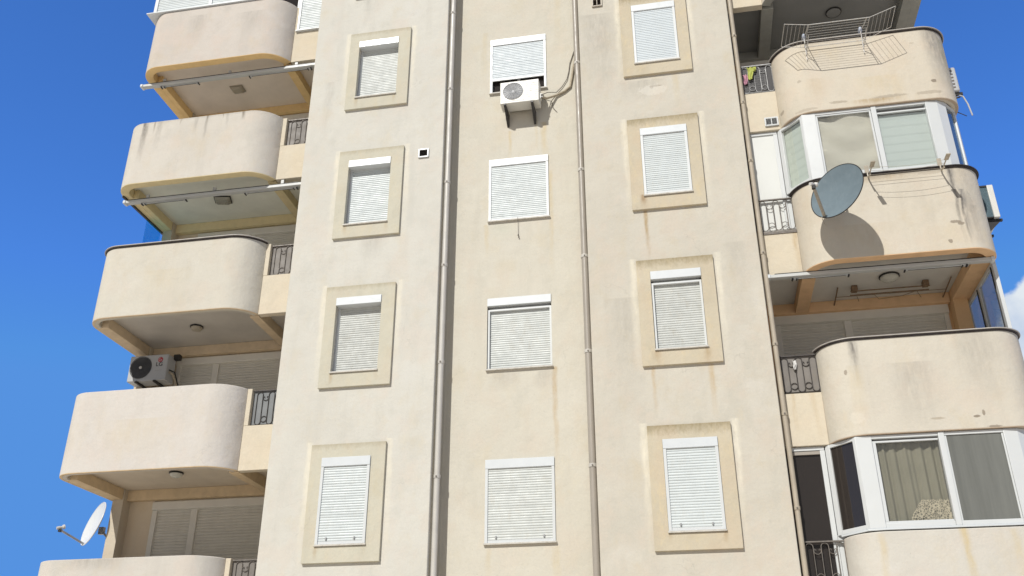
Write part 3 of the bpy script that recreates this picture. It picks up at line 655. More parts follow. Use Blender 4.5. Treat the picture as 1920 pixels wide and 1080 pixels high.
# white shutter in the narrow opening beside it
zz = F(1) - 0.51
ws = MB().box(-4.30, -4.25, SY - .05, SY + 0.04, zz + .025, z1).box(-3.76, LX0 - 0.001, SY - .05, SY + 0.04, zz + .025, z1).build('window', 'white', B, bevel=0.003)
slats(-4.25, -3.76, zz + 0.026, z1, SY - .03, 0.05).build('shutter', 'white_shutter', ws, merge=False)
MB().box(-4.32, LX0 - .001, SY - 0.08, SY + 0.06, zz + 0.002, zz + 0.024).build('sill', 'white_box', ws, bevel=0.003)

# ---- closed-in bays on the right
def bay_right(k, zb, zt, style):
    par = BL['R', k]
    P = [(5.50, 0.27), (5.90, -0.165), (6.13, -0.185), (7.10, -0.185), (8.13, -0.185), (8.40, -0.06), (8.60, 0.26)]
    fr = MB()
    def post(a, b, w=0.0, z0=zb, z1=zt, y=0.07):
        v = Vector((b[0] - a[0], b[1] - a[1])).normalized(); n = Vector((-v.y, v.x)) * y
        fr.prism([a, b, (b[0] + n.x, b[1] + n.y), (a[0] + n.x, a[1] + n.y)], z0, z1)
    def lerp(a, b, t): return (a[0] + (b[0] - a[0]) * t, a[1] + (b[1] - a[1]) * t)
    bays = [(0, 1), (2, 4), (5, 6)]
    # corner posts
    post((5.50, 0.27), (5.56, 0.205), y=0.08); post((5.86, -0.12), (5.90, -0.165), y=.08); post((5.90, -0.17), (6.13, -0.19), y=.1)
    post((7.085, -0.20), (7.17, -0.20), y=.1); post((8.0, -0.19), (8.20, -0.17), y=.1); post((8.20, -.17), (8.36, -.08), y=.1); post((8.56, 0.17), (8.61, 0.27), y=.08)
    # rails top and bottom
    for z0, z1 in ((zb, zb + 0.07), (zt - 0.055, zt)):
        post((5.56, 0.205), (5.86, -0.12), z0=z0 + .001, z1=z1 - .001, y=.06); post((6.13, -0.185), (7.085, -0.185), z0=z0 + .001, z1=z1 - .001); post((7.17, -0.185), (8.0, -0.185), z0=z0 + .001, z1=z1 - .001); post((8.36, -0.08), (8.56, 0.17), z0=z0 + .001, z1=z1 - .001, y=.06)
    # narrow panel beside the block
    fr.box(RX1 + 0.07, 5.49, 0.262, 0.33, zt - 0.06, zt).box(5.42, 5.495, 0.264, 0.33, F(k) - 0.5, zt - 0.061).box(5.497, 5.60, 0.285, 0.345, F(k) - 0.5, zb + .02)
    bay = fr.build('glazed_bay', 'white', par, bevel=0.006)
    MB().strip([(5.54, .20), (5.88, -.18), (6.13, -.215), (8.18, -.215), (8.40, -.1), (8.64, .26)], [(5.60, .26), (5.92, -.09), (6.13, -.12), (8.15, -.12), (8.34, -.02), (8.55, .26)], zb - 0.03, zb - 0.002).build('sill', 'white_box' if style == 'b' else 'sill', bay, bevel=0.004)
    def sheet(a, b, mat, name, wave, amp, nz=2, z0=zb + 0.07, z1=zt - 0.055, back=0.075, horiz=False, seed=0):
        v = Vector((b[0] - a[0], b[1] - a[1])); L = v.length; v.normalize(); n = Vector((-v.y, v.x)); nx = 90 if not horiz else 24; nzz = 60 if horiz else 12
        rr = random.Random(seed); ph = [rr.uniform(0, 6.28) for _ in range(6)]; vs = []; fs = []
        for j in range(nzz + 1):
            for i in range(nx + 1):
                u, w = i / nx, j / nzz
                d = wave(u * L, w * (z1 - z0), ph) * amp
                p = Vector(a) + v * (u * L) + n * (back + d); vs.append((p.x, p.y, z0 + (z1 - z0) * w))
        for j in range(nzz):
            for i in range(nx):
                q = j * (nx + 1) + i; fs.append((q, q + 1, q + nx + 2, q + nx + 1))
        return MB().add(vs, fs).build(name, mat, bay, smooth=60 if not horiz else 25)
    def pane(a, b, mat, back=0.03, z0=zb + 0.07, z1=zt - 0.055, name='pane'):
        v = Vector((b[0] - a[0], b[1] - a[1])).normalized(); n = Vector((-v.y, v.x))
        q = [Vector(a) + n * back, Vector(b) + n * back, Vector(b) + n * (back + .006), Vector(a) + n * (back + .006)]
        return MB().prism([(p.x, p.y) for p in q], z0, z1).build(name, mat, bay)
    pleat = lambda u, w, ph: (w / 0.175 % 1.0) * 1.0
    folds = lambda u, w, ph: math.sin(u * 38 + ph[0] + math.sin(u * 9 + ph[1]) * 1.3) + 0.4 * math.sin(u * 83 + ph[2] + w * .6)
    crumple = lambda u, w, ph: math.sin(w * 11 + math.sin(u * 5 + ph[0]) * 1.8 + u * 2.4) * 0.8 + math.sin(w * 23 + u * 7 + ph[1]) * .35 + math.sin(w * 5 - u * 6 + ph[2]) * .5
    if style == 'a':
        MB().box(RX1 + 0.07, 5.42, 0.285, 0.30, F(k) - 0.5, zt - 0.061).build('door_panel', 'white_panel', bay)
        for a, b, mat, nm, wv, am, hz, gl in (((5.56, .205), (5.86, -.12), 'blind_green', 'blind', pleat, 0.006, True, 'glass_clear'),
                                          ((6.13, -.185), (7.085, -.185), 'curtain_cream', 'curtain', crumple, 0.026, False, 'glass_clear'),
                                          ((7.17, -.185), (8.0, -.185), 'blind_blue', 'blind', pleat, 0.006, True, 'glass_clear'),
                                          ((8.36, -.08), (8.56, .17), 'blind_blue', 'blind', pleat, 0.006, True, 'glass_bluegrey')):
            sheet(a, b, mat, nm, wv, am, horiz=hz, z1=zt - (.165 if a[0] == 7.17 else .055)); pane(a, b, gl)
        MB().box(6.135, 7.08, -0.172, -0.14, zb + .071, zb + .095).box(6.135, 6.165, -0.172, -0.14, zb + .096, zt - .08).box(7.05, 7.08, -0.172, -0.14, zb + .096, zt - .08).box(6.135, 7.08, -0.172, -0.14, zt - .08, zt - .056).build('sash', 'white', bay, bevel=0.003)
        MB().box(7.175, 7.995, -0.172, -0.13, zt - 0.16, zt - .13).build('sash', 'white', bay, bevel=0.003)
    else:
        MB().box(RX1 + 0.07, 5.42, 0.30, 0.306, F(k) - 0.5, zt - 0.061).build('pane', 'glass_dark', bay)
        MB().box(RX1 + 0.07, 5.42, 0.268, 0.30, zt - 0.12, zt - 0.07).build('sash', 'tan_pipe', bay)
        pane((5.56, .205), (5.86, -.12), 'glass_dark')
        pane((6.13, -.185), (7.085, -.185), 'glass_clear', back=.05); sheet((6.13, -.185), (7.085, -.185), 'curtain_olive', 'curtain', folds, 0.018, back=.13)
        lz = zb + 0.07; n = 26; vs = []; fs = []
        for i in range(n + 1):
            u = i / n; x = 6.52 + u * .56; h = 0.09 + 0.24 * min(1, u * 3.2) + 0.012 * abs(math.sin(u * 22))
            for j in range(2): vs.append((x, -0.09 + 0.006 * math.sin(u * 30), lz + j * h))
        for i in range(n): fs.append((2 * i, 2 * i + 2, 2 * i + 3, 2 * i + 1))
        MB().add(vs, fs).build('lace_trim', 'lace', bay)
        MB().box(6.135, 7.08, -0.165, -0.125, zb + .071, zb + .10).box(6.135, 6.185, -0.165, -0.125, zb + .101, zt - .11).box(6.135, 7.08, -0.165, -0.125, zt - .11, zt - .085).build('sash', 'white', bay, bevel=0.003)
        MB().box(7.175, 7.20, -0.175, -0.15, zb + .071, zt - .06).box(7.97, 7.995, -0.175, -0.15, zb + .071, zt - .06).build('sash', 'white', bay, bevel=0.003)
        MB().box(7.20, 7.97, -0.165, -0.162, zb + .071, zt - .06).build('insect_screen', 'screen_grey', bay)
        pane((8.36, -.08), (8.56, .17), 'glass_dark')
    MB().prism([(5.62, .45), (6.0, 0.10), (8.1, 0.10), (8.45, .45), (8.45, 1.7), (5.62, 1.7)], zb + .02, zb + .03).build('inner_floor', 'interior', bay)
bay_right(-1, F(-1) + 0.14 + 0.065, F(0) - 1.415 - 0.004, 'a')
bay_right(-3, F(-3) + 0.14 + 0.05, F(-2) - 1.415 - 0.004, 'b')

# ---- side glazing of the open right balcony
par = BL['R', -2]; z0, z1 = F(-2) + 0.178, F(-1) - 1.43
sg = MB().box(8.59, 8.65, 0.28, 0.37, z0, z1).box(8.59, 8.64, 1.18, 1.26, z0, z1).box(8.59, 8.64, 1.95, 2.02, z0, z1).box(8.59, 8.64, 0.37, 1.18, z1 - .06, z1).box(8.59, 8.64, 1.26, 1.95, z1 - .06, z1).box(8.59, 8.64, 0.37, 1.95, z0, z0 + .05).build('side_screen', 'white', par, bevel=0.004)
MB().box(8.575, 8.60, .372, .395, z0, z1 - .06).build('seal', 'rubber', sg); MB().box(8.575, 8.60, 1.262, 1.285, z0, z1 - .06).build('seal', 'rubber', sg)
MB().box(8.612, 8.620, 0.37, 1.18, z0 + .05, z1 - .06).build('pane', 'glass_side', sg)
MB().box(8.612, 8.620, 1.26, 1.95, z0 + .05, z1 - .06).build('pane', 'glass_side', sg)
# ---- blue side pane of the coped left balcony
par = BL['L', -1]; z0, z1 = F(-1) + 0.22, F(0) - 1.36
sg = MB().box(-7.745, -7.70, 0.20, 1.9, z1 - 0.005, z1 + .025).build('side_screen', 'iron_dark', par)
MB().box(-7.726, -7.720, 1.15, 1.73, z0, z1 - .006).build('pane', 'glass_blue', sg)

# ---- vent grilles on the walls
def vent(x0, x1, z0, z1, y, fm, gm, name='vent_grille', split=False):
    t = 0.028; b = MB().box(x0, x0 + t, y - .03, y, z0, z1).box(x1 - t, x1, y - .03, y, z0, z1).box(x0 + t, x1 - t, y - .03, y, z0, z0 + t).box(x0 + t, x1 - t, y - .03, y, z1 - t, z1)
    if split: b.box((x0 + x1) / 2 - .008, (x0 + x1) / 2 + .008, y - .03, y, z0 + t, z1 - t)
    o = b.build(name, fm, B, bevel=0.003)
    s = MB(); n = 7
    for i in range(n):
        zc = z0 + t + (z1 - z0 - 2 * t) * (i + .5) / n
        s.add([(x0 + t, y - .024, zc - .008), (x1 - t, y - .024, zc - .008), (x1 - t, y - .008, zc + .004), (x0 + t, y - .008, zc + .004)], [(0, 1, 2, 3)])
    s.build('louvre', gm, o, smooth=0)
    MB().box(x0 + t, x1 - t, y - .006, y - .001, z0 + t, z1 - t).build('backing', 'vent_dark' if gm != 'white' else 'grille_grey', o)
    return o
vent(-1.30, -1.09, 11.96, 12.16, 0.0, 'white', 'vent_dark')
vent(2.22, 2.43, 15.19, 15.40, 0.0, 'beige_metal', 'vent_brown', split=True)
vent(5.295, 5.545, 11.97, 12.16, SY - .02, 'white', 'white', split=True)

# ================================================================== DOWNPIPES
def downpipe(x, y, r, mat, label, zs, ztop=ZT, rc=None, cmat=None, seg=16):
    t = thing('downpipe', label, 'drain pipe', (x, y, 0), 'rain pipes running down the facade')
    MB().tube([(x, y, 0.05), (x, y, ztop)], r, 20, cap=False).build('pipe', mat, t)
    for z in zs:
        o = MB().tube([(x, y, z - .03), (x, y, z + .03)], r + .009, 20).build('collar', cmat or mat, t, bevel=.003)
        MB().box(x - .012, x + .012, y - r - .022, y - r - .006, z - .012, z + .006).build('bolt', 'iron', o)
zs = [3.1, 4.2, 5.66, 7.69, 9.2, 10.75, 12.2, 13.62, 15.2]
downpipe(-0.725, 0.10, 0.05, 'white_pipe', 'white painted rain pipe in the shaded corner right of the left block', [3.0, 5.66, 7.69, 9.6, 11.4, 13.62, 15.62])
downpipe(1.85, 0.235, 0.060, 'tan_pipe', 'grey beige rain pipe running down between the recessed strip and right block', [2.6, 5.75, 7.75, 9.6, 11.45, 14.0], cmat='white_pipe')
t3 = downpipe(4.945, 0.13, 0.042, 'tan_pipe_dull', 'thin dull tan rain pipe beside the right balconies and low railings', [3.3, 4.9, 6.4, 7.6, 9.3, 11.2, 12.5, 14.1])

# ================================================================== CEILING LAMPS
def round_lamp(x, y, z, label, r=0.125, mat='lamp_glass', ring='dark', flat=False):
    t = thing('ceiling_lamp', label, 'lamp', (x, y, z), 'lamps on the balcony ceilings')
    MB().lathe((x, y, z), (0, 0, -1), [(r * .9, 0.001), (r * 1.03, 0.006), (r * 1.03, 0.028), (r * .9, 0.034)]).build('base', ring, t)
    h = 0.02 if flat else 0.075
    MB().lathe((x, y, z - .03), (0, 0, -1), [(r * .93, 0), (r * .9, h * .35), (r * .72, h * .7), (r * .4, h * .93), (r * .02, h)]).build('lamp_shade', mat, t)
def square_lamp(x, y, z, label, s=.16, mat='lamp_beige', rot=0.0, ring='dark'):
    t = thing('ceiling_lamp', label, 'lamp', (x, y, z), 'lamps on the balcony ceilings')
    def sq(h, sc): return [(x + sc * s * (math.cos(rot) * a - math.sin(rot) * b), y + sc * s * .8 * (math.sin(rot) * a + math.cos(rot) * b), z - h) for a, b in ((-1, -1), (1, -1), (1, 1), (-1, 1))]
    def frus(h0, s0, h1, s1): return MB().add(sq(h0, s0) + sq(h1, s1), [(0, 3, 2, 1), (4, 5, 6, 7)] + [(i, (i + 1) % 4, 4 + (i + 1) % 4, 4 + i) for i in range(4)])
    frus(.001, 1.0, .02, 1.03).build('base', ring, t, bevel=.004)
    frus(.021, .98, .085, .68).build('lamp_shade', mat, t, bevel=.02)
square_lamp(-6.02, 1.08, F(1) - 1.127, 'beige hexagonal lamp on the rose ceiling between orange beams', ring='lamp_beige', s=.15)
square_lamp(-5.92, 1.02, F(0) - 1.127, 'square glass lamp with dark rim on the ceiling between yellow beams', s=.18, mat='lamp_smoked', rot=.25)
round_lamp(-6.0, .93, F(-1) - 1.127, 'round lamp on the taupe ceiling above the fan unit', mat='lamp_beige')
round_lamp(-5.85, .78, F(-2) - 1.127, 'round lamp on the cream ceiling above the lowest left shutters')
round_lamp(7.04, .92, F(1) - 1.212, 'dark grey ring lamp on the dark grey ceiling at the top', r=.15, mat=M['soffit_right'][0], flat=True)
round_lamp(7.12, .98, F(-1) - 1.212, 'round opal lamp with dark rim above the ceiling clothes dryer', r=.17)

# ================================================================== AWNING CASSETTES
def awning(x0, x1, y, z, label, arms, mat='white_box'):
    th = .026
    t = thing('folding_awning', label, 'awning', ((x0 + x1) / 2, y, z), 'retracted awnings under the balconies')
    MB().box(x0, x1, y - .05, y + .055, z - .060, z + .0).build('cassette', 'awning_grey', t, bevel=.006)
    MB().box(x0 + .1, x1 - .1, y - .052, y + .03, z + .001, z + .012).build('gap_shadow', 'dark', t)  # dark strip painted in for the shadowed gap above the cassette
    for q in (.12, .5, .88): MB().box(x0 + (x1 - x0) * q - .03, x0 + (x1 - x0) * q + .03, y + .01, y + .05, z + .012, z + (.14 if x0 < 0 else .03)).build('bracket', 'awning_grey', t)
    MB().box(x0 - .03, x0 + .03, y - .07, y + .07, z - .070, z + .004).box(x1 - .03, x1 + .03, y - .07, y + .07, z - .070, z + .004).build('end_cap', mat, t, bevel=.012)
    for a, b, zz in arms:
        s = 1 if b > a else -1
        o = MB().tube([(a, y + .03, z - 0.072), (b, y + .05, z - 0.070)], .011, 8).box(min(b, b - s * .05), max(b, b - s * .05), y + .03, y + .075, z - 0.089, z - 0.059).box(min(a, a + s * .12), max(a, a + s * .12), y + .01, y + .06, z - 0.089, z - 0.060).build('folding_arm', 'awning_grey', t, bevel=.003)
        MB().cyl((a + s * .03, y + .0, z - 0.086), (a + s * .03, y + .07, z - 0.086), .018, 10).cyl((b, y + .02, z - 0.086), (b, y + .09, z - 0.086), .015, 10).cyl((a + s * .1, y + .0, z - 0.092), (a + s * .1, y + .06, z - 0.092), .012, 10).box(min(a, b), max(a, b), y + .035, y + .041, z - .088, z - .082).build('knuckle', 'dark', o)
awning(-7.82, -3.74, .22, F(1) - 1.46, 'retracted white awning under the top left balcony above orange beams', [(-7.4, -6.5, 0), (-3.85, -5.3, 0)])
awning(-7.64, -3.74, .22, F(0) - 1.48, 'retracted white awning under the left balcony above yellow beams', [(-7.3, -6.3, 0), (-3.85, -5.0, 0)])
awning(4.99, 8.57, .17, F(-1) - 1.425, 'retracted white awning above the open right balcony with side glass', [(5.35, 6.3, 0), (8.2, 7.2, 0)])

# ================================================================== AIR CONDITIONERS
def fan(t, cx, cz, y, r, gm, dark, hub=None, cover=None, square=None):
    MB().lathe((cx, y + .03, cz), (0, -1, 0), [(r * .96, 0), (r * .96, .028)], 40).build('fan_opening', dark, t)
    b = MB()
    for q in [r * i / 9 for i in range(2, 10)]:
        b.tube([(cx + q * math.cos(a), y - .004, cz + q * math.sin(a)) for a in [2 * math.pi * j / 36 for j in range(36)]], .0032 if q < r * .97 else .006, 5, closed=True)
    for j in range(20):
        a = 2 * math.pi * j / 20; b.tube([(cx + .03 * math.cos(a), y - .006, cz + .03 * math.sin(a)), (cx + r * math.cos(a), y - .005, cz + r * math.sin(a))], .0025, 4)
    b.build('fan_guard', gm, t, merge=False)
    if hub: MB().lathe((cx, y - .006, cz), (0, -1, 0), [(.032, 0), (.03, .008), (.01, .012)], 20).build('hub', hub, t)
# 1: on brackets under the raised shutter
X0, X1, Y0, Y1, Z0, Z1 = .325, 1.10, -0.03, .255, 13.01, 13.53
t = thing('air_conditioner', 'old cream air conditioner on brackets under the half raised shutter', 'air conditioner', (.71, .11, Z0))
MB().box(X0, X1, Y0, Y1, Z0, Z1).build('casing', 'ac_white', t, bevel=.012, seg=3)
MB().box(X0 + .045, X0 + .475, Y0 - .006, Y0 + .002, Z0 + .045, Z1 - .02).build('front_panel', 'ac_white', t, bevel=.005)
fan(t, X0 + .26, Z0 + .275, Y0 - .012, .195, 'grille_grey', 'grille_grey')
b = MB()
for i in range(9): b.box(X0 + .50, X1 - .02, Y0 - .004, Y0 + .002, Z0 + .06 + i * .047, Z0 + .064 + i * .047)
b.build('rib', 'ac_white', t)
for bx in (.42, .96):
    MB().add([(bx - .022, -.03, Z0 - .001), (bx + .022, -.03, Z0 - .001), (bx + .022, .355, Z0 - .001), (bx - .022, .355, Z0 - .001), (bx - .022, -.03, Z0 - .035), (bx + .022, -.03, Z0 - .035), (bx + .022, .355, Z0 - .30), (bx - .022, .355, Z0 - .30)],
             [(0, 1, 2, 3), (4, 7, 6, 5), (0, 4, 5, 1), (1, 5, 6, 2), (2, 6, 7, 3), (3, 7, 4, 0)]).build('bracket', 'dark', t, bevel=.004)
MB().box(X1, X1 + .03, .02, .12, Z0 + .08, Z0 + .2).build('valve_cover', 'ac_white', t, bevel=.005)
MB().cyl((X1 + .0, .06, Z0 + .13), (X1 + .06, .06, Z0 + .13), .018, 10).cyl((X1, .06, Z0 + .19), (X1 + .055, .06, Z0 + .19), .015, 10).build('valve', 'steel', t)
MB().tube([(1.13, .08, 13.16), (1.22, .20, 13.20), (1.39, .32, 13.34), (1.56, .33, 13.42), (1.68, .33, 13.52), (1.72, .33, 13.75), (1.76, .33, 14.0), (1.80, .30, 14.14)], .024, 10).build('insulated_pipe', 'cable_tan', t)
MB().tube([(1.12, .08, 13.20), (1.24, .22, 13.36), (1.40, .33, 13.42), (1.52, .335, 13.55), (1.62, .335, 13.72), (1.66, .34, 13.9), (1.69, .34, 14.12), (1.79, .34, 14.44)], .008, 6).build('cable', 'iron', t)
MB().tube([(1.12, .10, 13.14), (1.2, .25, 13.2), (1.30, .34, 13.22), (1.33, .35, 13.05), (1.40, .35, 12.95)], .006, 6).build('cable', 'iron', t)
# 2: fan unit on the left column
X0, X1, Y0, Y1, Z0, Z1 = -7.64, -6.80, 1.40, 1.71, F(-2) + 0.98, F(-2) + 1.535
t = thing('air_conditioner', 'white air conditioner with black fan and red badge on the left column', 'air conditioner', (-7.3, 1.55, Z0))
MB().box(X0, X1, Y0, Y1, Z0, Z1).build('casing', 'ac_new', t, bevel=.015, seg=3)
fan(t, X0 + .265, Z0 + .29, Y0 - .006, .235, 'fan_dark', 'fan_dark', hub='lnb')
cx, cz = X0 + .675, Z0 + .44
MB().lathe((cx, Y0 - .001, cz), (0, -1, 0), [(.055, 0), (.053, .004)], 28).build('badge', 'red', t)
MB().tube([(cx + .033 * math.cos(a), Y0 - .006, cz + .033 * math.sin(a)) for a in [math.pi * .45 + math.pi * 1.55 * j / 16 for j in range(17)]] + [(cx, Y0 - .006, cz)], .004, 5).build('badge_mark', 'rag', t)
def text(s, size, loc, mat, parent, name):
    cu = bpy.data.curves.new('lettering', 'FONT'); cu.body = s; cu.size = size; cu.extrude = .002; cu.align_x = 'CENTER'
    o = bpy.data.objects.new('lettering', cu); C.objects.link(o); bpy.context.view_layer.update()
    me = bpy.data.meshes.new_from_object(o.evaluated_get(bpy.context.evaluated_depsgraph_get()))
    bpy.data.objects.remove(o); bpy.data.curves.remove(cu)
    me.transform(Matrix.Translation(Vector(loc) - OFF[parent.name]) @ Matrix.Rotation(rad(90), 4, 'X'))
    me.materials.clear(); me.materials.append(M[mat]); n = bpy.data.objects.new(name, me); C.objects.link(n); n.parent = parent; return n
text('LG', .125, (cx - .01, Y0 - .004, Z0 + .30), 'black_print', t, 'lettering')
MB().box(cx - .08, cx + .06, Y0 - .004, Y0 + .001, Z0 + .205, Z0 + .215).build('printed_line', 'grille_grey', t)
MB().box(X1 - .10, X1 - .02, Y0 - .003, Y0 + .002, Z0 + .05, Z1 - .1).build('side_panel', 'ac_new', t, bevel=.003)
for bx in (X0 + .22, X1 - .22): MB().box(bx - .025, bx + .025, Y0 - .03, 1.76, Z0 - .04, Z0 - .002).box(bx - .02, bx + .02, 1.70, 1.74, Z0 - .3, Z0 - .04).build('bracket', 'dark', t, bevel=.004)
MB().box(-7.45, -6.6, 1.985, 1.998, Z0 - .3, Z0 - .26).build('wall_rail', 'dark', t)
MB().tube([(X1, 1.5, Z0 + .2), (X1 + .07, 1.55, Z0 + .16), (X1 + .08, 1.7, Z0 + .02), (X1 + .05, 1.9, Z0 - .2)], .025, 8).build('insulated_pipe', 'cable_tan', t)
MB().tube([(X1, 1.5, Z0 + .24), (X1 + .10, 1.55, Z0 + .2), (X1 + .11, 1.7, Z0 + .02), (X1 + .09, 1.9, Z0 - .2)], .014, 8).build('insulated_pipe', 'rubber', t)
MB().box(X1 - .02, X1 + .12, 1.6, 1.72, Z1 - .05, Z1 + .07).build('junction_box', 'dark', t, bevel=.02)
# 3: end-on beside the dish balcony
t = thing('air_conditioner', 'air conditioner seen end on with green fins beside the grey dish balcony', 'air conditioner', (8.9, .9, 9.82))
MB().box(8.90, 9.00, .52, 1.30, 9.82, 10.47).build('casing', 'ac_white', t, bevel=.01)
MB().box(8.74, 8.90, .53, 1.29, 10.44, 10.47).box(8.74, 8.90, .53, 1.29, 9.82, 9.84).box(8.735, 8.75, .515, .56, 9.82, 10.47).build('casing', 'dark', t)
b = MB().box(8.75, 8.899, .545, 1.28, 9.84, 10.44)
for i in range(9): b.box(8.752 + i * .0165, 8.757 + i * .0165, .538, .546, 9.842, 10.438)
b.build('condenser_fins', 'fins', t)
MB().box(8.66, 9.04, .58, .63, 9.775, 9.815).box(8.66, 9.04, 1.15, 1.2, 9.775, 9.815).add([(8.66, .59, 9.77), (9.0, .59, 9.77), (8.66, .59, 9.46), (8.66, .62, 9.77), (9.0, .62, 9.77), (8.66, .62, 9.46)], [(0, 1, 2), (3, 5, 4), (0, 3, 4, 1), (1, 4, 5, 2), (2, 5, 3, 0)]).build('bracket', 'dark', t)
# 4: louvred end beside the airer balcony
t = thing('air_conditioner', 'white air conditioner with louvred end beside the clothes airer balcony', 'air conditioner', (8.8, .9, 12.55))
MB().box(8.69, 8.90, .55, 1.30, 12.55, 13.10).build('casing', 'ac_new', t, bevel=.03, seg=3)
b = MB()
for i in range(6): b.box(8.73, 8.83, .543, .552, 12.62 + i * .075, 12.65 + i * .075)
b.build('louvre', 'iron', t)
MB().box(8.66, 8.94, .6, .64, 12.49, 12.545).box(8.66, 8.94, 1.15, 1.19, 12.49, 12.545).build('bracket', 'dark', t)
MB().tube([(8.86, .62, 12.50), (8.93, .60, 12.44), (8.97, .58, 12.25), (8.99, .56, 11.98)], .014, 8).build('drain_hose', 'ac_new', t)
MB().tube([(8.70, .6, 12.50), (8.80, .6, 12.42), (8.88, .6, 12.44)], .014, 8).build('cable', 'rubber', t)
MB().tube([(8.68, .62, 12.12), (8.78, .6, 12.10), (8.90, .58, 11.99)], .008, 6).build('cable', 'rubber', t)

# ================================================================== SATELLITE DISHES
def dish(c, n, r, mat, label, arm_dir, anchor, back=M['dark'], name='satellite_dish', armlen=.62, armmat='beige_metal', drop=.45):
    c = Vector(c); n = Vector(n).normalized(); t = thing(name, label, 'satellite dish', anchor)
    up = Vector(arm_dir) - n * Vector(arm_dir).dot(n); up.normalize(); sd = n.cross(up)
    vs = []; fs = []; seg = 56; rings = 8; dep = .09
    def P(u, w, off): return c + up * (u * r * 1.06) + sd * (w * r * .97) + n * ((u * u + w * w - 1) * dep * r / .43 + off)
    for side, off in ((0, 0), (1, -.012)):
        for i in range(1, rings + 1):
            for k in range(seg):
                a = 2 * math.pi * k / seg; q = i / rings; vs.append(P(q * math.cos(a), q * math.sin(a), off))
    c0 = len(vs); vs.append(P(0, 0, 0)); vs.append(P(0, 0, -.012)); N = rings * seg
    for s0 in (0, N):
        for i in range(rings - 1):
            for k in range(seg): fs.append((s0 + i * seg + k, s0 + i * seg + (k + 1) % seg, s0 + (i + 1) * seg + (k + 1) % seg, s0 + (i + 1) * seg + k))
        for k in range(seg): fs.append((c0 + (s0 > 0), s0 + (k + 1) % seg, s0 + k))
    for k in range(seg): a = (rings - 1) * seg + k; b = (rings - 1) * seg + (k + 1) % seg; fs.append((a, b, N + b, N + a))
    MB().add(vs, fs).build('reflector', mat, t, smooth=50)
    MB().tube([P(math.cos(a), math.sin(a), -.006) for a in [2 * math.pi * k / seg for k in range(seg)]], .009, 6, closed=True).build('rim', back if mat == 'dish_grey' else mat, t)
    foot = P(-.93, 0, .0) ; tip = c + n * armlen - up * (r * drop)
    d = (tip - foot).normalized(); s2 = sd * .022; q = d.cross(sd).normalized() * .018
    MB().add([foot - s2 - q, foot + s2 - q, foot + s2 + q, foot - s2 + q, tip - s2 - q, tip + s2 - q, tip + s2 + q, tip - s2 + q], [(0, 3, 2, 1), (4, 5, 6, 7), (0, 1, 5, 4), (1, 2, 6, 5), (2, 3, 7, 6), (3, 0, 4, 7)]).build('feed_arm', armmat, t, bevel=.004)
    look = (c - tip).normalized(); e = tip + Vector((0, 0, .045))
    MB().lathe(e - look * .07, look, [(.028, 0), (.032, .05), (.024, .07), (.024, .10), (.042, .115), (.042, .145), (.03, .15)], 20).build('receiver', 'lnb', t)
    MB().box(tip.x - .028, tip.x + .028, tip.y - .028, tip.y + .028, tip.z - .04, tip.z + .02).build('receiver_clamp', 'dark', t, bevel=.006)
    # mount
    an = Vector(anchor); bk = P(-.15, 0, -.13)
    mb = MB().tube([P(-.15, 0, -.06), bk, bk + (an - bk) * .5, an], .022, 10)
    mb.box(bk.x - .05, bk.x + .05, bk.y - .04, bk.y + .04, bk.z - .07, bk.z + .07)
    mb.build('mount', 'steel', t)
    MB().box(an.x - .05, an.x + .05, an.y - .02, an.y + .02, an.z - .08, an.z + .08).build('wall_plate', 'steel', t)
    return t, P
t, P = dish((6.126, -0.90, 9.807), (-.646, -.849, .173), .475, 'dish_grey', 'large dark grey satellite dish throwing its shadow on the right balcony', (0.40, -0.45, 0.93), (6.36, -0.24, 9.98), armlen=.50)
q = P(-1.0, .05, 0); MB().tube([q, q + Vector((.01, 0, -.08)), q + Vector((.05, .02, -.16))], .006, 6).build('loose_cable', 'cable_tan', t)
dish((-8.03, 1.78, 5.54), (-.56, -.73, .23), .41, 'dish_white', 'white satellite dish seen nearly edge on outside the lowest left column', (0.25, .1, 1), (-7.69, 1.92, 5.22), armlen=.50, armmat='steel', drop=.8)

# ================================================================== CLOTHES AIRERS
def rr(w): return w
t = thing('clothes_airer', 'white wire clothes airer with two wings hung over the top right balcony', 'clothes airer', (6.7, -.4, 13.28))
zi, zo = 13.30, 13.33; yi, yo = -.285, -.86
def loop(pts, r=.007, closed=True): return MB().tube(pts, r, 6, closed=closed)
fx0, fx1 = 6.13, 7.21
loop([(fx0, yi, zi), (fx1, yi, zi), (fx1 - .0, yo, zo), (fx0 + .03, yo, zo)], .009).build('centre_frame', 'rust_wire', t)
b = MB()
for i in range(1, 9):
    y = yi + (yo - yi) * i / 9; z = zi + (zo - zi) * i / 9; b.tube([(fx0 + .003 * i, y, z), (fx1, y, z)], .0028, 5)
b.build('centre_wires', 'rust_wire', t)
wl_ = [(fx0, yi, zi), (5.72, yi - .02, zi + .06), (5.75, yo + .02, zo + .10), (fx0 + .03, yo, zo)]
w = loop(wl_, .007).build('wing', 'rust_wire', t)
def wing_wires(Wp, n, par):
    b = MB(); A, Bq, Cq, D = [Vector(p) for p in Wp]
    for i in range(1, n): b.tube([A.lerp(Bq, i / n), D.lerp(Cq, i / n)], .0028, 5)
    b.build('wing_wires', 'rust_wire', par)
wing_wires(wl_, 6, w)
wr = [(fx1, yi, zi), (7.68, yi - .06, zi + .18), (7.68, yo + .0, zo + .18), (fx1, yo, zo)]
w = loop(wr, .007).build('wing', 'rust_wire', t); wing_wires(wr, 6, w)
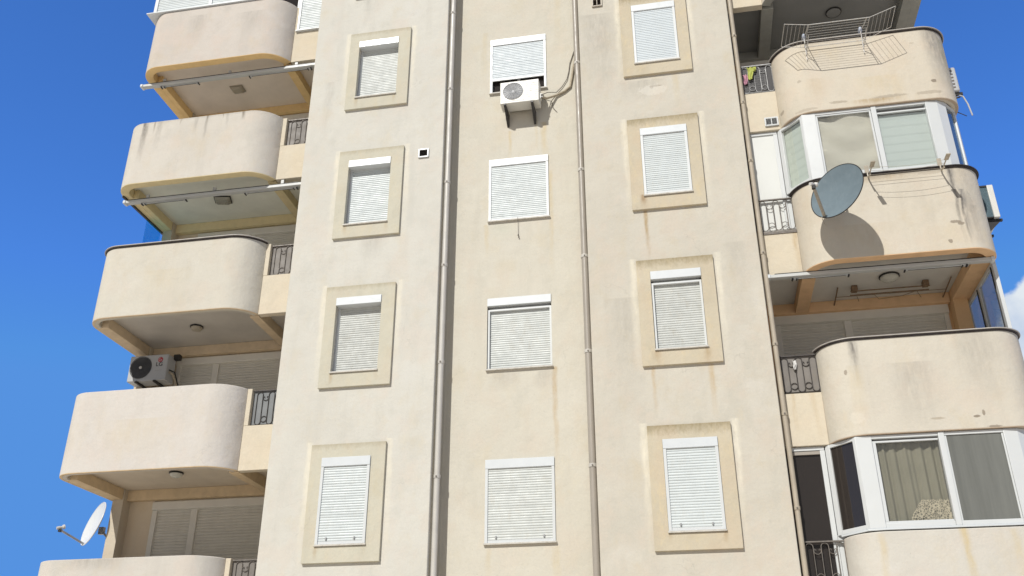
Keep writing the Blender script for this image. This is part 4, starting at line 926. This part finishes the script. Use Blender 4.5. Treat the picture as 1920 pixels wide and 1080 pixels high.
for hx in (fx0 + .02, fx1 - .05):
    MB().tube([(hx, -.86, 13.33), (hx, -.6, 13.40), (hx, -.30, 13.53), (hx, -.20, 13.56), (hx, -.09, 13.53), (hx, -.08, 13.42)], .008, 6).tube([(hx, -.30, 13.53), (hx, -.285, 13.30), (hx, -.25, 13.10), (hx, -.26, 13.03)], .008, 6).tube([(hx, -.255, 13.12), (hx + .03, -.60, 13.32)], .007, 6).build('hook', 'rust_wire', t)
    MB().box(hx - .03, hx + .03, -.33, -.20, 13.50, 13.60).build('hook_pad', 'clip_blue', t, bevel=.03, seg=3)
# small line dryer on the dish balcony
t = thing('line_dryer', 'small four line dryer on two beige brackets under the white bay window', 'clothes dryer', (7.4, -.3, 10.3))
for bx in (6.80, 7.98):
    MB().box(bx - .035, bx + .035, -.27, -.255, 10.46, 10.62).tube([(bx, -.262, 10.5), (bx, -.28, 10.38), (bx - .0, -.46, 10.32)], .014, 6).build('bracket', 'beige_metal', t, bevel=.003)
    MB().add([(bx - .02, -.35, 10.37), (bx + .02, -.35, 10.37), (bx + .045, -.78, 10.34), (bx - .045, -.78, 10.34), (bx - .02, -.35, 10.355), (bx + .02, -.35, 10.355), (bx + .045, -.78, 10.325), (bx - .045, -.78, 10.325)],
             [(0, 1, 2, 3), (4, 7, 6, 5), (0, 4, 5, 1), (1, 5, 6, 2), (2, 6, 7, 3), (3, 7, 4, 0)]).build('arm', 'beige_metal', t, bevel=.002) if False else None
for i, y in enumerate((-.30, -.37, -.52, -.64)):
    sag = (.0, .0, .05, .05)[i]
    MB().tube([(6.80 + 1.18 * u, y, 10.36 - .0 - sag * 4 * u * (1 - u)) for u in [j / 10 for j in range(11)]], .0028, 5).build('line', 'beige_metal', t)
for bx in (6.80, 7.98): MB().tube([(bx, -.28, 10.36), (bx, -.66, 10.36)], .010, 6).box(bx - .035, bx + .035, -.80, -.62, 10.352, 10.368).build('arm', 'beige_metal', t)
# ceiling dryer in the open right balcony
zc = F(-1) - 1.212
t = thing('ceiling_dryer', 'rusty metal clothes dryer hanging from the open right balcony ceiling', 'clothes dryer', (7.2, 1.4, zc - .1))
for cxx in (6.57, 7.78): MB().box(cxx - .05, cxx + .05, 1.25, 1.38, zc - .10, zc - .002).build('bracket', 'rust', t, bevel=.005)
MB().tube([(6.5, 1.32, zc - .09), (7.85, 1.32, zc - .09)], .012, 6).tube([(6.5, 1.42, zc - .12), (7.85, 1.42, zc - .12)], .010, 6).tube([(6.28, 1.25, zc - .03), (6.28, 1.95, zc - .1)], .012, 6).tube([(8.18, 1.15, zc - .04), (8.18, 1.93, zc - .1)], .012, 6).tube([(6.28, 1.55, zc - .08), (8.18, 1.55, zc - .08)], .006, 6).build('rod', 'rust', t)
MB().tube([(6.9, 1.42, zc - .12), (7.0, 1.5, zc - .2), (7.4, 1.5, zc - .17), (7.6, 1.45, zc - .13)], .005, 5).tube([(7.65, 1.45, zc - .12), (7.70, 1.45, zc - .25)], .005, 5).tube([(6.62, 1.45, zc - .12), (6.64, 1.45, zc - .24)], .005, 5).build('cord', 'rust', t)
# folded wire rack behind the top right railing
t = thing('folded_rack', 'folded grey wire rack leaning behind the upper right railing', 'clothes airer', (5.2, .28, 12.8))
b = MB().tube([(4.97, .245, 12.80), (5.42, .245, 12.82), (5.42, .25, 13.30), (4.97, .25, 13.28)], .006, 6, closed=True)
b.build('frame', 'iron_pale', t)
b = MB()
for i in range(1, 9): b.tube([(4.97, .246, 12.80 + i * .054), (5.42, .246, 12.82 + i * .054)], .003, 5)
b.build('wires', 'iron_pale', t)
# cloths pegged on railings
def cloth(x, z, w, h, y, mat, label, name='cloth', sd=1):
    r = random.Random(sd); nx, nz = 8, 10; vs = []; fs = []
    for j in range(nz + 1):
        for i in range(nx + 1):
            u = i / nx - .5; v = j / nz; ww = w * (1 - .35 * v); vs.append((x + u * ww + .01 * math.sin(v * 5), y + .014 * math.sin(u * 14 + v * 3 + sd) - .01 * v, z - h * v * (1 - .12 * abs(u)) + .01 * math.sin(u * 9)))
    for j in range(nz):
        for i in range(nx): q = j * (nx + 1) + i; fs.append((q, q + 1, q + nx + 2, q + nx + 1))
    o = MB().add(vs, fs).build(name, mat, None, smooth=80)
    md = o.modifiers.new('solid', 'SOLIDIFY'); md.thickness = .004
    return tag(o, label, 'cloth', None)
cloth(5.06, 13.22, .09, .24, .222, 'cloth_pink', 'small pink cloth hanging on the upper right railing', sd=2)
cloth(5.16, 13.37, .12, .30, .205, 'cloth_lime', 'lime yellow cloth folded over the upper right railing', sd=3)
cloth(5.24, 13.37, .08, .12, .20, 'cloth_lime', 'smaller lime cloth scrap beside the larger one on the railing', sd=5)
cloth(5.22, F(-2) + .02, .06, .16, .215, 'rag', 'small white rag tied to the dark railing of the open right balcony', sd=7)
# string with weights under the second centre window
t = thing('hanging_string', 'thin grey string with two small weights under the upper central window', 'string', (.61, .33, 10.55))
MB().tube([(.61, .30, 10.60), (.61, .325, 10.53), (.612, .34, 10.24)], .004, 5).build('string', 'iron', t)
MB().cyl((.612, .335, 10.245), (.612, .335, 10.22), .012, 8).cyl((.622, .335, 10.20), (.622, .335, 10.178), .012, 8).build('weight', 'iron', t)
bpy.context.view_layer.update()
